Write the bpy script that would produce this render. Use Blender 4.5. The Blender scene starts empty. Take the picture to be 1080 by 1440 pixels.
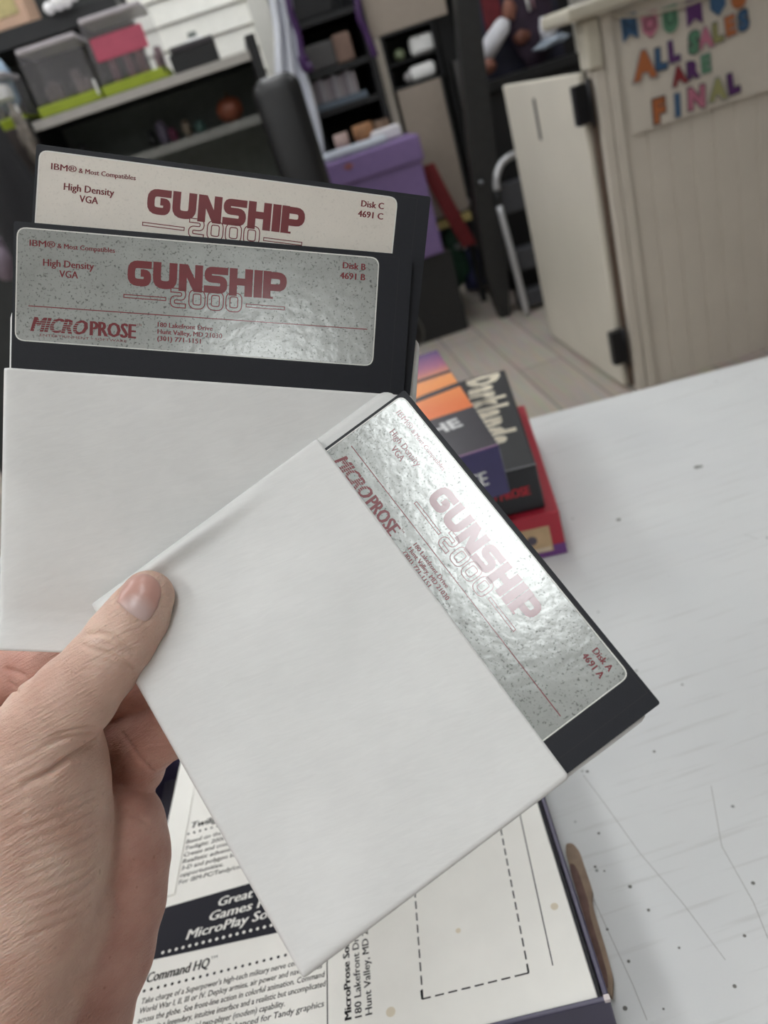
import bpy, bmesh, math, random
import numpy as np
from mathutils import Matrix, Vector, noise as mnoise
random.seed(4)
SC = bpy.context.scene
COL = SC.collection

# ------------------------------------------------------------------ camera
F_PX, CX, CY, CAM_Z = 1082.0, 540.0, 720.0, 1.16
_d = np.array([650, -1940, -1082.0]); _d /= np.linalg.norm(_d)
_U = -_d; _F = np.array([0, 0, -1.0]); _Y = _F - (_F @ _U) * _U; _Y /= np.linalg.norm(_Y)
ROT = np.array([np.cross(_Y, _U), _Y, _U])          # world = ROT @ camera
CAM = np.array([0, 0, CAM_Z])
cd = bpy.data.cameras.new('camera'); cam = bpy.data.objects.new('camera', cd); COL.objects.link(cam)
cam.matrix_world = Matrix.Translation(CAM) @ Matrix(ROT.tolist()).to_4x4()
cd.sensor_fit = 'VERTICAL'; cd.sensor_height = 36; cd.sensor_width = 27
cd.lens = F_PX / 1440 * 36; cd.clip_start = 0.01; cd.clip_end = 60
cd.dof.use_dof = True; cd.dof.focus_distance = 0.275; cd.dof.aperture_fstop = cd.lens / 2.3
SC.camera = cam

# ------------------------------------------------------------------ light and exposure
SC.view_settings.view_transform = 'Standard'; SC.view_settings.look = 'None'
SC.view_settings.gamma = 1; SC.view_settings.use_curve_mapping = False
SC.view_settings.exposure = 0.0
LAMP_STRENGTH = 9.7
LAMPS = [(x, y) for y in (-3.2, -.5, 1.5, 3.1) for x in (-2.6, -1.3, .03)] + [(-1.3, 4.55), (.03, 4.55), (1.4, 3.1)]  # the rear pair is added out of view to brighten the siding wall
w = bpy.data.worlds.new('world'); SC.world = w; w.use_nodes = True
w.node_tree.nodes['Background'].inputs[0].default_value = (0.8, 0.85, 0.9, 1)
w.node_tree.nodes['Background'].inputs[1].default_value = 0.1
SC.cycles.use_denoising = True
SC.cycles.max_bounces = 8

# ------------------------------------------------------------------ pixel geometry
def ray(x, y): return ROT @ np.array([(x - CX) / F_PX, -(y - CY) / F_PX, -1.0])
def at(x, y, depth): return CAM + ray(x, y) * depth
def onz(x, y, z):
    r = ray(x, y); return CAM + r * ((z - CAM_Z) / r[2])
def ony(x, y, Y):
    r = ray(x, y); return CAM + r * (Y / r[1])
def onx(x, y, X):
    r = ray(x, y); return CAM + r * (X / r[0])

# ------------------------------------------------------------------ materials
def lin(c):
    return tuple(((v / 255) / 12.92 if v / 255 <= .04045 else ((v / 255 + .055) / 1.055) ** 2.4) for v in c)
class NT:
    def __init__(s, name):
        s.m = bpy.data.materials.new(name); s.m.use_nodes = True; s.t = s.m.node_tree
        s.b = s.t.nodes['Principled BSDF']
    def n(s, typ, **kw):
        x = s.t.nodes.new(typ)
        for k, v in kw.items():
            if k in x.inputs.keys() if isinstance(k, str) else False: x.inputs[k].default_value = v
            else: setattr(x, k, v)
        return x
    def l(s, a, b): s.t.links.new(a, b)
_mats = {}
def mat(name, rgb, rough=.5, metal=0, var=.08, scale=30, bump=0, bscale=200, stretch=None, spec=.5, coat=0, sss=0):
    """Principled with a little procedural variation in colour and surface."""
    if name in _mats: return _mats[name]
    k = NT(name); c = lin(rgb)
    tc = k.n('ShaderNodeTexCoord'); src = tc.outputs['Object']
    if stretch:
        mp = k.n('ShaderNodeMapping'); mp.inputs['Rotation'].default_value = stretch[0]; mp.inputs['Scale'].default_value = stretch[1]
        k.l(src, mp.inputs['Vector']); src = mp.outputs['Vector']
    nz = k.n('ShaderNodeTexNoise'); nz.inputs['Scale'].default_value = scale; nz.inputs['Detail'].default_value = 5
    k.l(src, nz.inputs['Vector'])
    rp = k.n('ShaderNodeValToRGB')
    rp.color_ramp.elements[0].position = .3; rp.color_ramp.elements[1].position = .7
    rp.color_ramp.elements[0].color = (*[v * (1 - var) for v in c], 1)
    rp.color_ramp.elements[1].color = (*[min(1, v * (1 + var)) for v in c], 1)
    k.l(nz.outputs['Fac'], rp.inputs['Fac']); k.l(rp.outputs['Color'], k.b.inputs['Base Color'])
    k.b.inputs['Roughness'].default_value = rough; k.b.inputs['Metallic'].default_value = metal
    k.b.inputs['Specular IOR Level'].default_value = spec; k.b.inputs['Coat Weight'].default_value = coat
    if sss:
        k.b.inputs['Subsurface Weight'].default_value = sss; k.b.inputs['Subsurface Radius'].default_value = (1, .4, .2)
        k.b.inputs['Subsurface Scale'].default_value = .002
    if bump:
        n2 = k.n('ShaderNodeTexNoise'); n2.inputs['Scale'].default_value = bscale; n2.inputs['Detail'].default_value = 4
        k.l(src, n2.inputs['Vector'])
        bp = k.n('ShaderNodeBump'); bp.inputs['Strength'].default_value = bump; bp.inputs['Distance'].default_value = .001
        k.l(n2.outputs['Fac'], bp.inputs['Height']); k.l(bp.outputs['Normal'], k.b.inputs['Normal'])
    k.m.diffuse_color = (*c, 1)
    _mats[name] = k.m; return k.m
def emit(name, rgb, s):
    k = NT(name); k.b.inputs['Base Color'].default_value = (*lin(rgb), 1)
    k.b.inputs['Emission Color'].default_value = (*lin(rgb), 1); k.b.inputs['Emission Strength'].default_value = s
    return k.m

# ------------------------------------------------------------------ objects
def tag(o, label, cat, group=None, kind=None):
    if label: o['label'] = label
    if cat: o['category'] = cat
    if group: o['group'] = group
    if kind: o['kind'] = kind
    return o
def empty(name, loc, label, cat, group=None, rz=0):
    o = bpy.data.objects.new(name, None); COL.objects.link(o); o.location = loc; o.rotation_euler = (0, 0, rz)
    o.empty_display_size = .02
    return tag(o, label, cat, group)
def link(name, me, m, parent=None, M=None, smooth=False):
    """Link a mesh given in world space; with a parent it keeps its place."""
    o = bpy.data.objects.new(name, me); COL.objects.link(o)
    if m is not None:
        for x in (m if isinstance(m, (list, tuple)) else [m]): me.materials.append(x)
    if smooth:
        for p in me.polygons: p.use_smooth = True
    if M is not None: o.matrix_world = M
    if parent is not None:
        o.parent = parent; o.matrix_parent_inverse = world_of(parent).inverted()
    return o
def world_of(o):
    m = o.matrix_basis.copy()
    if o.parent: m = world_of(o.parent) @ o.matrix_parent_inverse @ m
    return m
def pymesh(verts, faces, mi=None, name='mesh'):
    me = bpy.data.meshes.new(name); me.from_pydata([tuple(map(float, v)) for v in verts], [], faces)
    if mi is not None:
        for p, i in zip(me.polygons, mi): p.material_index = i
    me.update(); return me
def bmesh_out(bm):
    me = bpy.data.meshes.new('mesh'); bmesh.ops.recalc_face_normals(bm, faces=bm.faces); bm.to_mesh(me); bm.free(); return me
def add_box(bm, lo, hi, bev=0, seg=2, M=None):
    r = bmesh.ops.create_cube(bm, size=1)
    vs = r['verts']
    lo, hi = Vector(lo), Vector(hi)
    for v in vs: v.co = Vector(((v.co[i] + .5) * (hi[i] - lo[i]) + lo[i] for i in range(3)))
    if bev:
        es = list({e for v in vs for e in v.link_edges})
        g = bmesh.ops.bevel(bm, geom=es, offset=bev, segments=seg, affect='EDGES', profile=.5)
        vs = list({v for f in g['faces'] for v in f.verts} | {v for v in vs if v.is_valid})
    if M is not None:
        for v in vs: v.co = M @ v.co
    return vs
def box(name, lo, hi, m, parent=None, bev=.003, seg=2, M=None):
    bm = bmesh.new(); add_box(bm, lo, hi, bev, seg, M); return link(name, bmesh_out(bm), m, parent)
def boxes(name, lst, m, parent=None, bev=.003, M=None):
    bm = bmesh.new()
    for lo, hi in lst: add_box(bm, lo, hi, bev, 2, M)
    return link(name, bmesh_out(bm), m, parent)
def tube_bm(bm, pts, r, n=12, cap=True):
    pts = [Vector(p) for p in pts]; rs = r if isinstance(r, (list, tuple)) else [r] * len(pts)
    rings = []; up = Vector((0.3, .2, 1)).normalized()
    for i, p in enumerate(pts):
        t = (pts[min(i + 1, len(pts) - 1)] - pts[max(i - 1, 0)]).normalized()
        a = t.cross(up)
        if a.length < 1e-3: a = t.cross(Vector((1, 0, 0)))
        a.normalize(); b = t.cross(a)
        rings.append([bm.verts.new(p + (a * math.cos(2 * math.pi * k / n) + b * math.sin(2 * math.pi * k / n)) * rs[i]) for k in range(n)])
    for A, B in zip(rings, rings[1:]):
        for k in range(n): bm.faces.new((A[k], A[(k + 1) % n], B[(k + 1) % n], B[k]))
    if cap: bm.faces.new(rings[0][::-1]); bm.faces.new(rings[-1])
def tube(name, pts, r, m, parent=None, n=12):
    bm = bmesh.new(); tube_bm(bm, pts, r, n); return link(name, bmesh_out(bm), m, parent, smooth=True)
def smooth_path(pts, n=6):
    P = [np.array(p, float) for p in pts]; out = []
    for i in range(len(P) - 1):
        p0 = P[max(i - 1, 0)]; p1 = P[i]; p2 = P[i + 1]; p3 = P[min(i + 2, len(P) - 1)]
        for k in range(n):
            t = k / n
            out.append(.5 * ((2 * p1) + (-p0 + p2) * t + (2 * p0 - 5 * p1 + 4 * p2 - p3) * t * t + (-p0 + 3 * p1 - 3 * p2 + p3) * t ** 3))
    out.append(P[-1]); return out
def lathe(name, prof, m, parent=None, loc=(0, 0, 0), n=24, M=None):
    bm = bmesh.new(); rings = []
    for r, z in prof:
        rings.append([bm.verts.new((r * math.cos(2 * math.pi * k / n), r * math.sin(2 * math.pi * k / n), z)) for k in range(n)])
    for A, B in zip(rings, rings[1:]):
        for k in range(n): bm.faces.new((A[k], A[(k + 1) % n], B[(k + 1) % n], B[k]))
    bm.faces.new(rings[0][::-1]); bm.faces.new(rings[-1])
    T = Matrix.Translation(loc) @ (M or Matrix.Identity(4))
    for v in bm.verts: v.co = T @ v.co
    return link(name, bmesh_out(bm), m, parent, smooth=True)
def blob(name, c, r, m, parent=None, lump=.15, f=3.0, sub=4, seed=0, M=None):
    """A soft lumpy solid: an ellipsoid with noise in its outline."""
    bm = bmesh.new(); bmesh.ops.create_icosphere(bm, subdivisions=sub, radius=1)
    for v in bm.verts:
        q = v.co.copy(); s = 1 + lump * (mnoise.noise(q * f * .5 + Vector((seed, seed * 2.1, 7))) + .5 * mnoise.noise(q * f + Vector((seed * 3, 1, 2))))
        v.co = Vector((q.x * r[0] * s, q.y * r[1] * s, q.z * r[2] * s))
        if M is not None: v.co = M @ v.co
        v.co += Vector(c)
    return link(name, bmesh_out(bm), m, parent, smooth=True)

# ------------------------------------------------------------------ flat print: text and strokes in millimetres
_tc = {}
def text2d(body, cap, width=None, bold=0.0, shear=0.0):
    key = (body, bold, shear)
    if key not in _tc:
        cu = bpy.data.curves.new('t', 'FONT'); cu.body = body; cu.size = 1; cu.offset = bold; cu.shear = shear; cu.resolution_u = 2
        cu.fill_mode = 'FRONT'
        ob = bpy.data.objects.new('t', cu); COL.objects.link(ob); bpy.context.view_layer.update()
        me = bpy.data.meshes.new_from_object(ob.evaluated_get(bpy.context.evaluated_depsgraph_get()))
        V = np.array([v.co[:2] for v in me.vertices]); Fc = [tuple(p.vertices) for p in me.polygons]
        bpy.data.objects.remove(ob); bpy.data.curves.remove(cu); bpy.data.meshes.remove(me)
        _tc[key] = (V, Fc)
    V, Fc = _tc[key]
    V = V.copy(); s = cap / CAPH
    V[:, 0] -= V[:, 0].min(); V *= s
    if width: V[:, 0] *= width / V[:, 0].max()
    return V, Fc
CAPH = 1.0
_v, _ = text2d('H', 1.0); CAPH = _v[:, 1].max() - _v[:, 1].min(); _tc.clear()
def btext(body, cap, width=None, b=.02, shear=0.0):
    """Heavier lettering: three copies side by side, each a hair above the other."""
    V, Fc = text2d(body, cap, None, 0.0, shear); W_ = V[:, 0].max(); n = len(V); d = b * cap / CAPH; Vs = []; Fs = []
    for k in (0, 1, 2):
        Vs.append(np.c_[V + np.array([k * d, 0]), np.full(n, .22 * k)]); Fs += [tuple(i + n * k for i in f) for f in Fc]
    V3 = np.concatenate(Vs)
    if width: V3[:, 0] *= width / V3[:, 0].max()
    return V3, Fs
def place(shape, x, y, rot=0.0):
    V, Fc = shape; c, s = math.cos(rot), math.sin(rot)
    W_ = V[:, :2] @ np.array([[c, s], [-s, c]]) + np.array([x, y])
    return (np.c_[W_, V[:, 2]] if V.shape[1] == 3 else W_), Fc
def stroke(pts, w, closed=False):
    P = [np.array(p, float) for p in pts]; n = len(P); L = []; Rr = []
    for i in range(n):
        a = P[(i - 1) % n] if (closed or i > 0) else None; b = P[(i + 1) % n] if (closed or i < n - 1) else None
        d1 = (P[i] - a) if a is not None else (b - P[i]); d2 = (b - P[i]) if b is not None else (P[i] - a)
        d1 = d1 / np.linalg.norm(d1); d2 = d2 / np.linalg.norm(d2)
        n1 = np.array([-d1[1], d1[0]]); n2 = np.array([-d2[1], d2[0]]); m = n1 + n2; m /= max(np.linalg.norm(m), 1e-6)
        k = 1 / max(m @ n1, .35)
        L.append(P[i] + m * w / 2 * k); Rr.append(P[i] - m * w / 2 * k)
    V = np.array(L + Rr); m = n if closed else n - 1
    return V, [(i, (i + 1) % n, n + (i + 1) % n, n + i)[::-1] for i in range(m)]
def rounded(pts, r, closed=False, seg=4):
    P = [np.array(p, float) for p in pts]; n = len(P); out = []
    for i in range(n):
        if not closed and i in (0, n - 1): out.append(P[i]); continue
        a = P[(i - 1) % n]; b = P[(i + 1) % n]
        u = a - P[i]; v = b - P[i]; lu, lv = np.linalg.norm(u), np.linalg.norm(v); q = min(r, lu * .48, lv * .48)
        A = P[i] + u / lu * q; B = P[i] + v / lv * q
        for k in range(seg + 1):
            t = k / seg; out.append((1 - t) ** 2 * A + 2 * t * (1 - t) * P[i] + t * t * B)
    return out
def offset_path(pts, w, closed=False):
    V, _ = stroke(pts, w, closed); n = len(pts); return V[:n], V[n:]
def rect(x0, y0, x1, y1): return np.array([(x0, y0), (x1, y0), (x1, y1), (x0, y1)], float), [(0, 1, 2, 3)]
def disc(x, y, r, n=12): return np.array([(x + r * math.cos(2 * math.pi * k / n), y + r * math.sin(2 * math.pi * k / n)) for k in range(n)]), [tuple(range(n))]
def poly(pts): return np.array(pts, float), [tuple(range(len(pts)))]
def rrect(x0, y0, x1, y1, r, seg=5):
    return poly(rounded([(x0, y0), (x1, y0), (x1, y1), (x0, y1)], r, True, seg))
def flat(name, shapes, fn, h, m, parent):
    """Print: all shapes as one thin mesh lying h above the surface fn maps to."""
    V = []; Fc = []
    for sv, sf in shapes:
        b = len(V); V += [fn(p[0], p[1], h * (1 + p[2]) if len(p) == 3 else h) for p in sv]; Fc += [tuple(b + i for i in f) for f in sf]
    return link(name, pymesh(V, Fc), m, parent)
def prism(shape, fn, h0, h1):
    V, Fc = shape; n = len(V)
    W = [fn(p[0], p[1], h0) for p in V] + [fn(p[0], p[1], h1) for p in V]
    G = [tuple(range(n))[::-1], tuple(range(n, 2 * n))] + [(i, (i + 1) % n, n + (i + 1) % n, n + i) for i in range(n)]
    return pymesh(W, G)

# ================================================================== SETTING
CREAM = (196, 190, 178)
def struct(name, lo, hi, m):
    return tag(box(name, lo, hi, m, None, 0), None, None, None, 'structure')
# plank floor
def floor_mat():
    k = NT('vinyl_planks'); tc = k.n('ShaderNodeTexCoord'); mp = k.n('ShaderNodeMapping'); k.l(tc.outputs['Object'], mp.inputs[0])
    mp.inputs['Rotation'].default_value = (0, 0, math.radians(90))
    br = k.n('ShaderNodeTexBrick'); k.l(mp.outputs[0], br.inputs['Vector'])
    br.inputs['Color1'].default_value = (*lin((206, 196, 184)), 1); br.inputs['Color2'].default_value = (*lin((192, 182, 171)), 1)
    br.inputs['Mortar'].default_value = (*lin((150, 140, 130)), 1); br.inputs['Scale'].default_value = 1
    br.inputs['Brick Width'].default_value = 1.2; br.inputs['Row Height'].default_value = .18; br.inputs['Mortar Size'].default_value = .004
    nz = k.n('ShaderNodeTexNoise'); nz.inputs['Scale'].default_value = 5; m2 = k.n('ShaderNodeMapping'); m2.inputs['Scale'].default_value = (1, 9, 1)
    k.l(mp.outputs[0], m2.inputs[0]); k.l(m2.outputs[0], nz.inputs['Vector'])
    mx = k.n('ShaderNodeMix', data_type='RGBA', blend_type='MULTIPLY'); mx.inputs[0].default_value = .35
    k.l(br.outputs['Color'], mx.inputs[6]); k.l(nz.outputs['Color'], mx.inputs[7]); k.l(mx.outputs[2], k.b.inputs['Base Color'])
    k.b.inputs['Roughness'].default_value = .45; return k.m
def siding_mat():
    return mat('white_siding', (240, 238, 230), .5, var=.03)
struct('floor', (-3.6, -4, -.1), (3.4, 5.2, 0), floor_mat())
CEIL = 2.75
struct('ceiling', (-3.6, -4, CEIL), (3.4, 5.2, CEIL + .1), mat('ceiling_tile', (225, 225, 222), .9, var=.04))
struct('wall_left', (-3.7, -4, 0), (-3.6, 5.2, CEIL), mat('wall_paint', (170, 166, 160), .8, var=.03))
struct('wall_right', (3.4, -4, 0), (3.5, 5.2, CEIL), mat('wall_paint', CREAM))
struct('wall_front', (-3.7, -4.1, 0), (3.5, -4, CEIL), mat('wall_paint', CREAM))
# rear wall of horizontal siding boards
bm = bmesh.new(); P = .118; z = 0; prof = []
while z < CEIL:
    prof += [(5.2, z), (5.172, z + .004), (5.186, z + P - .006), (5.2, z + P - .002)]; z += P
prof = [(min(y, 5.2), min(q, CEIL)) for y, q in prof]
vsA = [bm.verts.new((-3.6, y, q)) for y, q in prof]; vsB = [bm.verts.new((3.4, y, q)) for y, q in prof]
for i in range(len(prof) - 1): bm.faces.new((vsA[i], vsB[i], vsB[i + 1], vsA[i + 1]))
tag(link('wall_back', bmesh_out(bm), siding_mat()), None, None, None, 'structure')
a = ony(352, 20, 5.13)[0]
struct('trim_1', (a, 5.12, 0), (a + .11, 5.17, CEIL), mat('white_trim', (220, 218, 210), .5, var=.02))

# ceiling lamps
for i, (x, y) in enumerate(LAMPS):
    L = empty('ceiling_light', (x, y, CEIL), 'white ceiling light panel recessed out of view above the shop floor', 'ceiling light', 'ceiling light panels')
    boxes('frame', [((x - .17, y - .62, CEIL - .03), (x - .15, y + .62, CEIL)), ((x + .15, y - .62, CEIL - .03), (x + .17, y + .62, CEIL)),
                    ((x - .15, y - .62, CEIL - .03), (x + .15, y - .60, CEIL)), ((x - .15, y + .60, CEIL - .03), (x + .15, y + .62, CEIL))], mat('lamp_frame', (235, 235, 235)), L, 0)
    if i == 0: EM = emit('lamp_diffuser', (250, 253, 255), LAMP_STRENGTH)
    box('diffuser', (x - .15, y - .60, CEIL - .022), (x + .15, y + .60, CEIL - .012), EM, L, 0)

# ================================================================== TABLE
def table_mat():
    k = NT('white_moulded_plastic'); tc = k.n('ShaderNodeTexCoord'); ob = tc.outputs['Object']
    def noise(scale, det=4, vec=ob):
        n = k.n('ShaderNodeTexNoise'); n.inputs['Scale'].default_value = scale; n.inputs['Detail'].default_value = det; k.l(vec, n.inputs['Vector']); return n.outputs['Fac']
    def ramp(fac, p0, c0, p1, c1):
        r = k.n('ShaderNodeValToRGB'); e = r.color_ramp.elements; e[0].position = p0; e[0].color = (*c0, 1); e[1].position = p1; e[1].color = (*c1, 1); k.l(fac, r.inputs[0]); return r.outputs[0]
    def mul(a, b, f=1.0):
        m = k.n('ShaderNodeMix', data_type='RGBA', blend_type='MULTIPLY'); m.inputs[0].default_value = f; k.l(a, m.inputs[6]); k.l(b, m.inputs[7]); return m.outputs[2]
    base = ramp(noise(9), .3, lin((204, 205, 205)), .7, lin((212, 213, 212)))
    vo = k.n('ShaderNodeTexVoronoi'); vo.inputs['Scale'].default_value = 55; k.l(ob, vo.inputs['Vector'])
    # sparse specks of dirt: only some cells carry one
    sp = ramp(vo.outputs['Distance'], .035, lin((120, 120, 118)), .075, (1, 1, 1))
    sep = k.n('ShaderNodeSeparateColor'); k.l(vo.outputs['Color'], sep.inputs[0])
    gt = k.n('ShaderNodeMath', operation='GREATER_THAN'); k.l(sep.outputs[0], gt.inputs[0]); gt.inputs[1].default_value = .72
    mx = k.n('ShaderNodeMix', data_type='RGBA'); k.l(gt.outputs[0], mx.inputs[0]); mx.inputs[6].default_value = (1, 1, 1, 1); k.l(sp, mx.inputs[7])
    c = mul(base, mx.outputs[2], .85)
    # faint scuffs, long thin streaks
    mp = k.n('ShaderNodeMapping'); mp.inputs['Rotation'].default_value = (0, 0, math.radians(35)); mp.inputs['Scale'].default_value = (14, 260, 1); k.l(ob, mp.inputs[0])
    c = mul(c, ramp(noise(1, 3, mp.outputs[0]), .22, lin((222, 220, 217)), .42, (1, 1, 1)), .6)
    k.l(c, k.b.inputs['Base Color']); k.b.inputs['Roughness'].default_value = .42
    bp = k.n('ShaderNodeBump'); bp.inputs['Strength'].default_value = .12; bp.inputs['Distance'].default_value = .001
    k.l(noise(700, 2), bp.inputs['Height']); k.l(bp.outputs[0], k.b.inputs['Normal']); return k.m
TZ = .74
tr = math.radians(-9.6); far = np.array([.231, .919, TZ])
ex = np.array([math.cos(tr), math.sin(tr), 0]); ey = np.array([-math.sin(tr), math.cos(tr), 0])
MT = Matrix.Translation((far[0], far[1], 0)) @ Matrix.Rotation(tr, 4, 'Z')
T = empty('folding_table', MT @ Vector((0, -.4, 0)), 'white moulded plastic folding table with small dark specks and faint scratches', 'table', rz=tr)
bm = bmesh.new(); add_box(bm, (-1.05, -.90, TZ - .045), (.78, 0, TZ), .012, 4, MT)
link('tabletop', bmesh_out(bm), table_mat(), T)
GM = mat('grey_metal', (120, 122, 125), .4, .8)
for sx in (-.95, .68):
    for sy in (-.82, -.08):
        tube('leg', [MT @ Vector((sx, sy, 0)), MT @ Vector((sx, sy, TZ - .045))], .014, GM, T)
    tube('crossbar', [MT @ Vector((sx, -.82, .25)), MT @ Vector((sx, -.08, .25))], .010, GM, T)

# marks on the table top: scratches with a shape of their own
def tmark(px, w, m):
    pts = [onz(x, y, TZ)[:2] * 1000 for x, y in px]
    return stroke(pts, w)
SH = [tmark(q, .35, 0) for q in ([(820, 1090), (850, 1130), (900, 1200), (960, 1270), (1020, 1350)], [(835, 1265), (860, 1320), (890, 1385), (910, 1435)],
      [(1000, 1105), (1015, 1190), (1060, 1270), (1080, 1320)], [(1046, 752), (1066, 758)])]
SCUFF = mat('scuff', (150, 148, 145), .6)
for sh in SH: flat('scratch', [sh], lambda u, v, h: (u / 1000, v / 1000, TZ + h), .0001, SCUFF, T)
for x, y, r in ((980, 657, 3.0), (985, 656, 2.4), (870, 731, 2.2), (837, 1219, .9), (842, 1172, .9), (886, 1247, 1.1), (912, 1280, .9), (850, 1225, .6), (1059, 1242, 1.1), (1047, 1316, .9), (1033, 1387, 1.0), (884, 1352, .9), (879, 1418, 1.2), (854, 1307, .8), (955, 1333, .7), (933, 1419, .6), (920, 1057, 1.0), (826, 1085, 1.1)):
    flat('speck', [disc(*(onz(x, y, TZ)[:2] * 1000), r)], lambda u, v, h: (u / 1000, v / 1000, TZ + h), .0001, mat('speck_dirt', (104, 102, 98), .6), T)

# ================================================================== TRAY WITH CATALOGUE
BO = onz(853, 1405, .783); BA = math.radians(-4.6)
bu = np.array([math.cos(BA), math.sin(BA), 0]); bv = np.array([-math.sin(BA), math.cos(BA), 0])
def tray(u, v, h): return tuple(BO * np.array([1, 1, 0]) + bu * u / 1000 + bv * v / 1000 + np.array([0, 0, h]))
MTR = Matrix.Translation((BO[0], BO[1], 0)) @ Matrix.Rotation(BA, 4, 'Z')
NAVY = mat('navy_card', (64, 58, 84), .35, var=.1); NAVYIN = mat('navy_card_inside', (66, 63, 72), .4, var=.1)
TR = empty('box_tray', tray(-140, 120, TZ), 'open dark purple cardboard game box tray holding a printed white sheet', 'box', rz=BA)
RIM = .7848
def wall(lo, hi): return (lo[0] / 1000, lo[1] / 1000, lo[2]), (hi[0] / 1000, hi[1] / 1000, hi[2])
boxes('wall', [wall((-282, -1.5, TZ + .001), (1.5, 1.0, RIM)), wall((-282, 254, TZ + .001), (1.5, 256.5, RIM)), wall((-282, 1.0, TZ + .001), (-279.5, 254, RIM)), wall((-1.0, 1.0, TZ + .001), (1.5, 254, RIM))], NAVY, TR, .0008, MTR)
box('bottom', (-.2795, .001, TZ + .001), (-.001, .254, TZ + .003), NAVYIN, TR, 0, M=MTR)
bm = bmesh.new()   # thin pale worn bead at the front corner
add_box(bm, (-.0012, -.0017, RIM - .002), (.0017, .0012, RIM + .0004), .0005, 2, MTR)
link('worn_corner', bmesh_out(bm), mat('worn_card', (215, 205, 205), .7), TR)
# the sheet: stack of printed papers filling the tray
SZ = .7825
PAPER = mat('catalogue_paper', (232, 230, 223), .42, var=.03, scale=40)
CS = empty('catalogue_sheet', tray(-120, 120, TZ + .003), 'white printed sheet of game advertisements and an order form lying in the purple tray', 'sheet of paper', rz=BA)
box('paper', (-.2455, .0018, TZ + .0032), (-.0035, .246, SZ), PAPER, CS, .0006, 2, MTR)
boxes('folded_edge', [wall((-244.5, 115, SZ), (-229.5, 245, SZ + .0006))], PAPER, CS, .0003, MTR)
INK = mat('black_ink', (26, 25, 27), .7, var=.05, spec=.15); INKB = mat('black_band_ink', (32, 31, 40), .65, var=.05, spec=.2); WINK = mat('white_reversed_type', (230, 228, 222), .45)
tr_ = lambda u, v, h: tray(u, v, SZ + h)
flat('black_band', [poly([(-245, 76.5), (-140, 72.5), (-140, 110.5), (-245, 107.5)])], tr_, .00008, INKB, CS)
rev = [place(btext('Great New', 5.6, 43, .03, .22), -200, 99.2, .012), place(btext('Games From', 5.6, 50, .03, .22), -204.5, 91.2, .012), place(btext('MicroPlay Software', 5.6, 74, .03, .22), -217.5, 83.2, .012)]
rev += [disc(-230.5 + 4.05 * k, 79.0 - .022 * k, .95) for k in range(20)]
flat('reversed_type', rev, tr_, .00016, WINK, CS)
PT = {}
tx = PT['advert_heading'] = [place(btext('Command HQ', 5.4, 37, .035, .2), -237.5, 63.5), place(text2d('TM', 1.6, 4), -200.3, 67.6)]
tx += [disc(-237.5 + 4.05 * k, 59.3, .85) for k in range(24)]
body = ["Take charge of a Superpower's high-tech military nerve center during", "World War I, II, III or IV. Deploy armies, air power and naval forces",
        "across the globe. See front-line action in colorful animation. Command", "armies via a legendary, intuitive interface and a realistic but uncomplicated",
        "system. It features special two-player (modem) capability.", "IBM-PC/Tandy/compatibles. Enhanced for Tandy graphics"]
tx = PT['advert_paragraph'] = []
wid = [103, 102, 103.5, 104, 82, 103]
for i, (s, wd) in enumerate(zip(body, wid)):
    tx.append(place(btext(s, 3.0, wd, .012, .15), -237.8, 52.3 - 4.9 * i, -.0))
tx = PT['upper_heading'] = [place(btext('Twilight: 2000', 4.8, 46, .035, .2), -227, 162.6)] + [disc(-228 + 4.05 * k, 158.6, .8) for k in range(20)]
tx = PT['upper_paragraph'] = []
up = ['Based on the award-winning', "Twilight: 2000 throws you", 'Create and control your own', 'Realistic adventure role-play', '3-D and polygon based 3-D', 'opportunities.', 'For IBM-PC/Tandy/compatibles']
for i, s in enumerate(up): tx.append(place(btext(s, 2.9, 2.05 * len(s), .012, .12), -228.5, 151 - 4.9 * i))
tx = PT['top_paragraph'] = []
for i in range(6): tx.append(place(text2d(['of the front lines', 'and the missions', 'of your squadron', 'as you command', 'the armored units', 'in the campaign'][i], 2.9, 34), -214, 209 - 4.9 * i))
PT['column_rule'] = [rect(-133.4, 3, -132.8, 56)]
tx = PT['address_text'] = []
for i, (s, wd, b) in enumerate((('MicroProse Software', 53, .045), ('180 Lakefront Drive', 47, .018), ('Hunt Valley, MD 21030', 55, .018))):
    tx.append(place(btext(s, 3.5, wd, b), -120.8 + 5.3 * i, 18.5, math.pi / 2))
def dashes(p, q, n, w=.75, duty=.68):
    p, q = np.array(p, float), np.array(q, float)
    return [stroke([p + (q - p) * (k / n), p + (q - p) * ((k + duty) / n)], w) for k in range(n)]
tx = PT['dashed_outline'] = dashes((-85, 19.8), (-32, 19.8), 8) + dashes((-84.6, 19.8), (-81.2, 100), 12) + dashes((-31.6, 19.8), (-28, 104), 13)
tx += [stroke([(-85, 19.8), (-85, 24)], .75), stroke([(-31.8, 19.8), (-31.6, 24)], .75), stroke([(-36, 19.8), (-31.6, 19.8)], .75)]
PT['long_rule'] = [stroke([(-19.6, 20.5), (-15.2, 110)], .55)]
for nm, sh in PT.items(): flat(nm, sh, tr_, .00008, INK, CS)

for sh in (disc(-62, 49, 1.4), disc(-101, 17.5, 2.4), disc(-11, 49, 2.0)): flat('stain', [sh], tr_, .00006, mat('tan_stain', (214, 203, 180), .5), CS)

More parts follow.
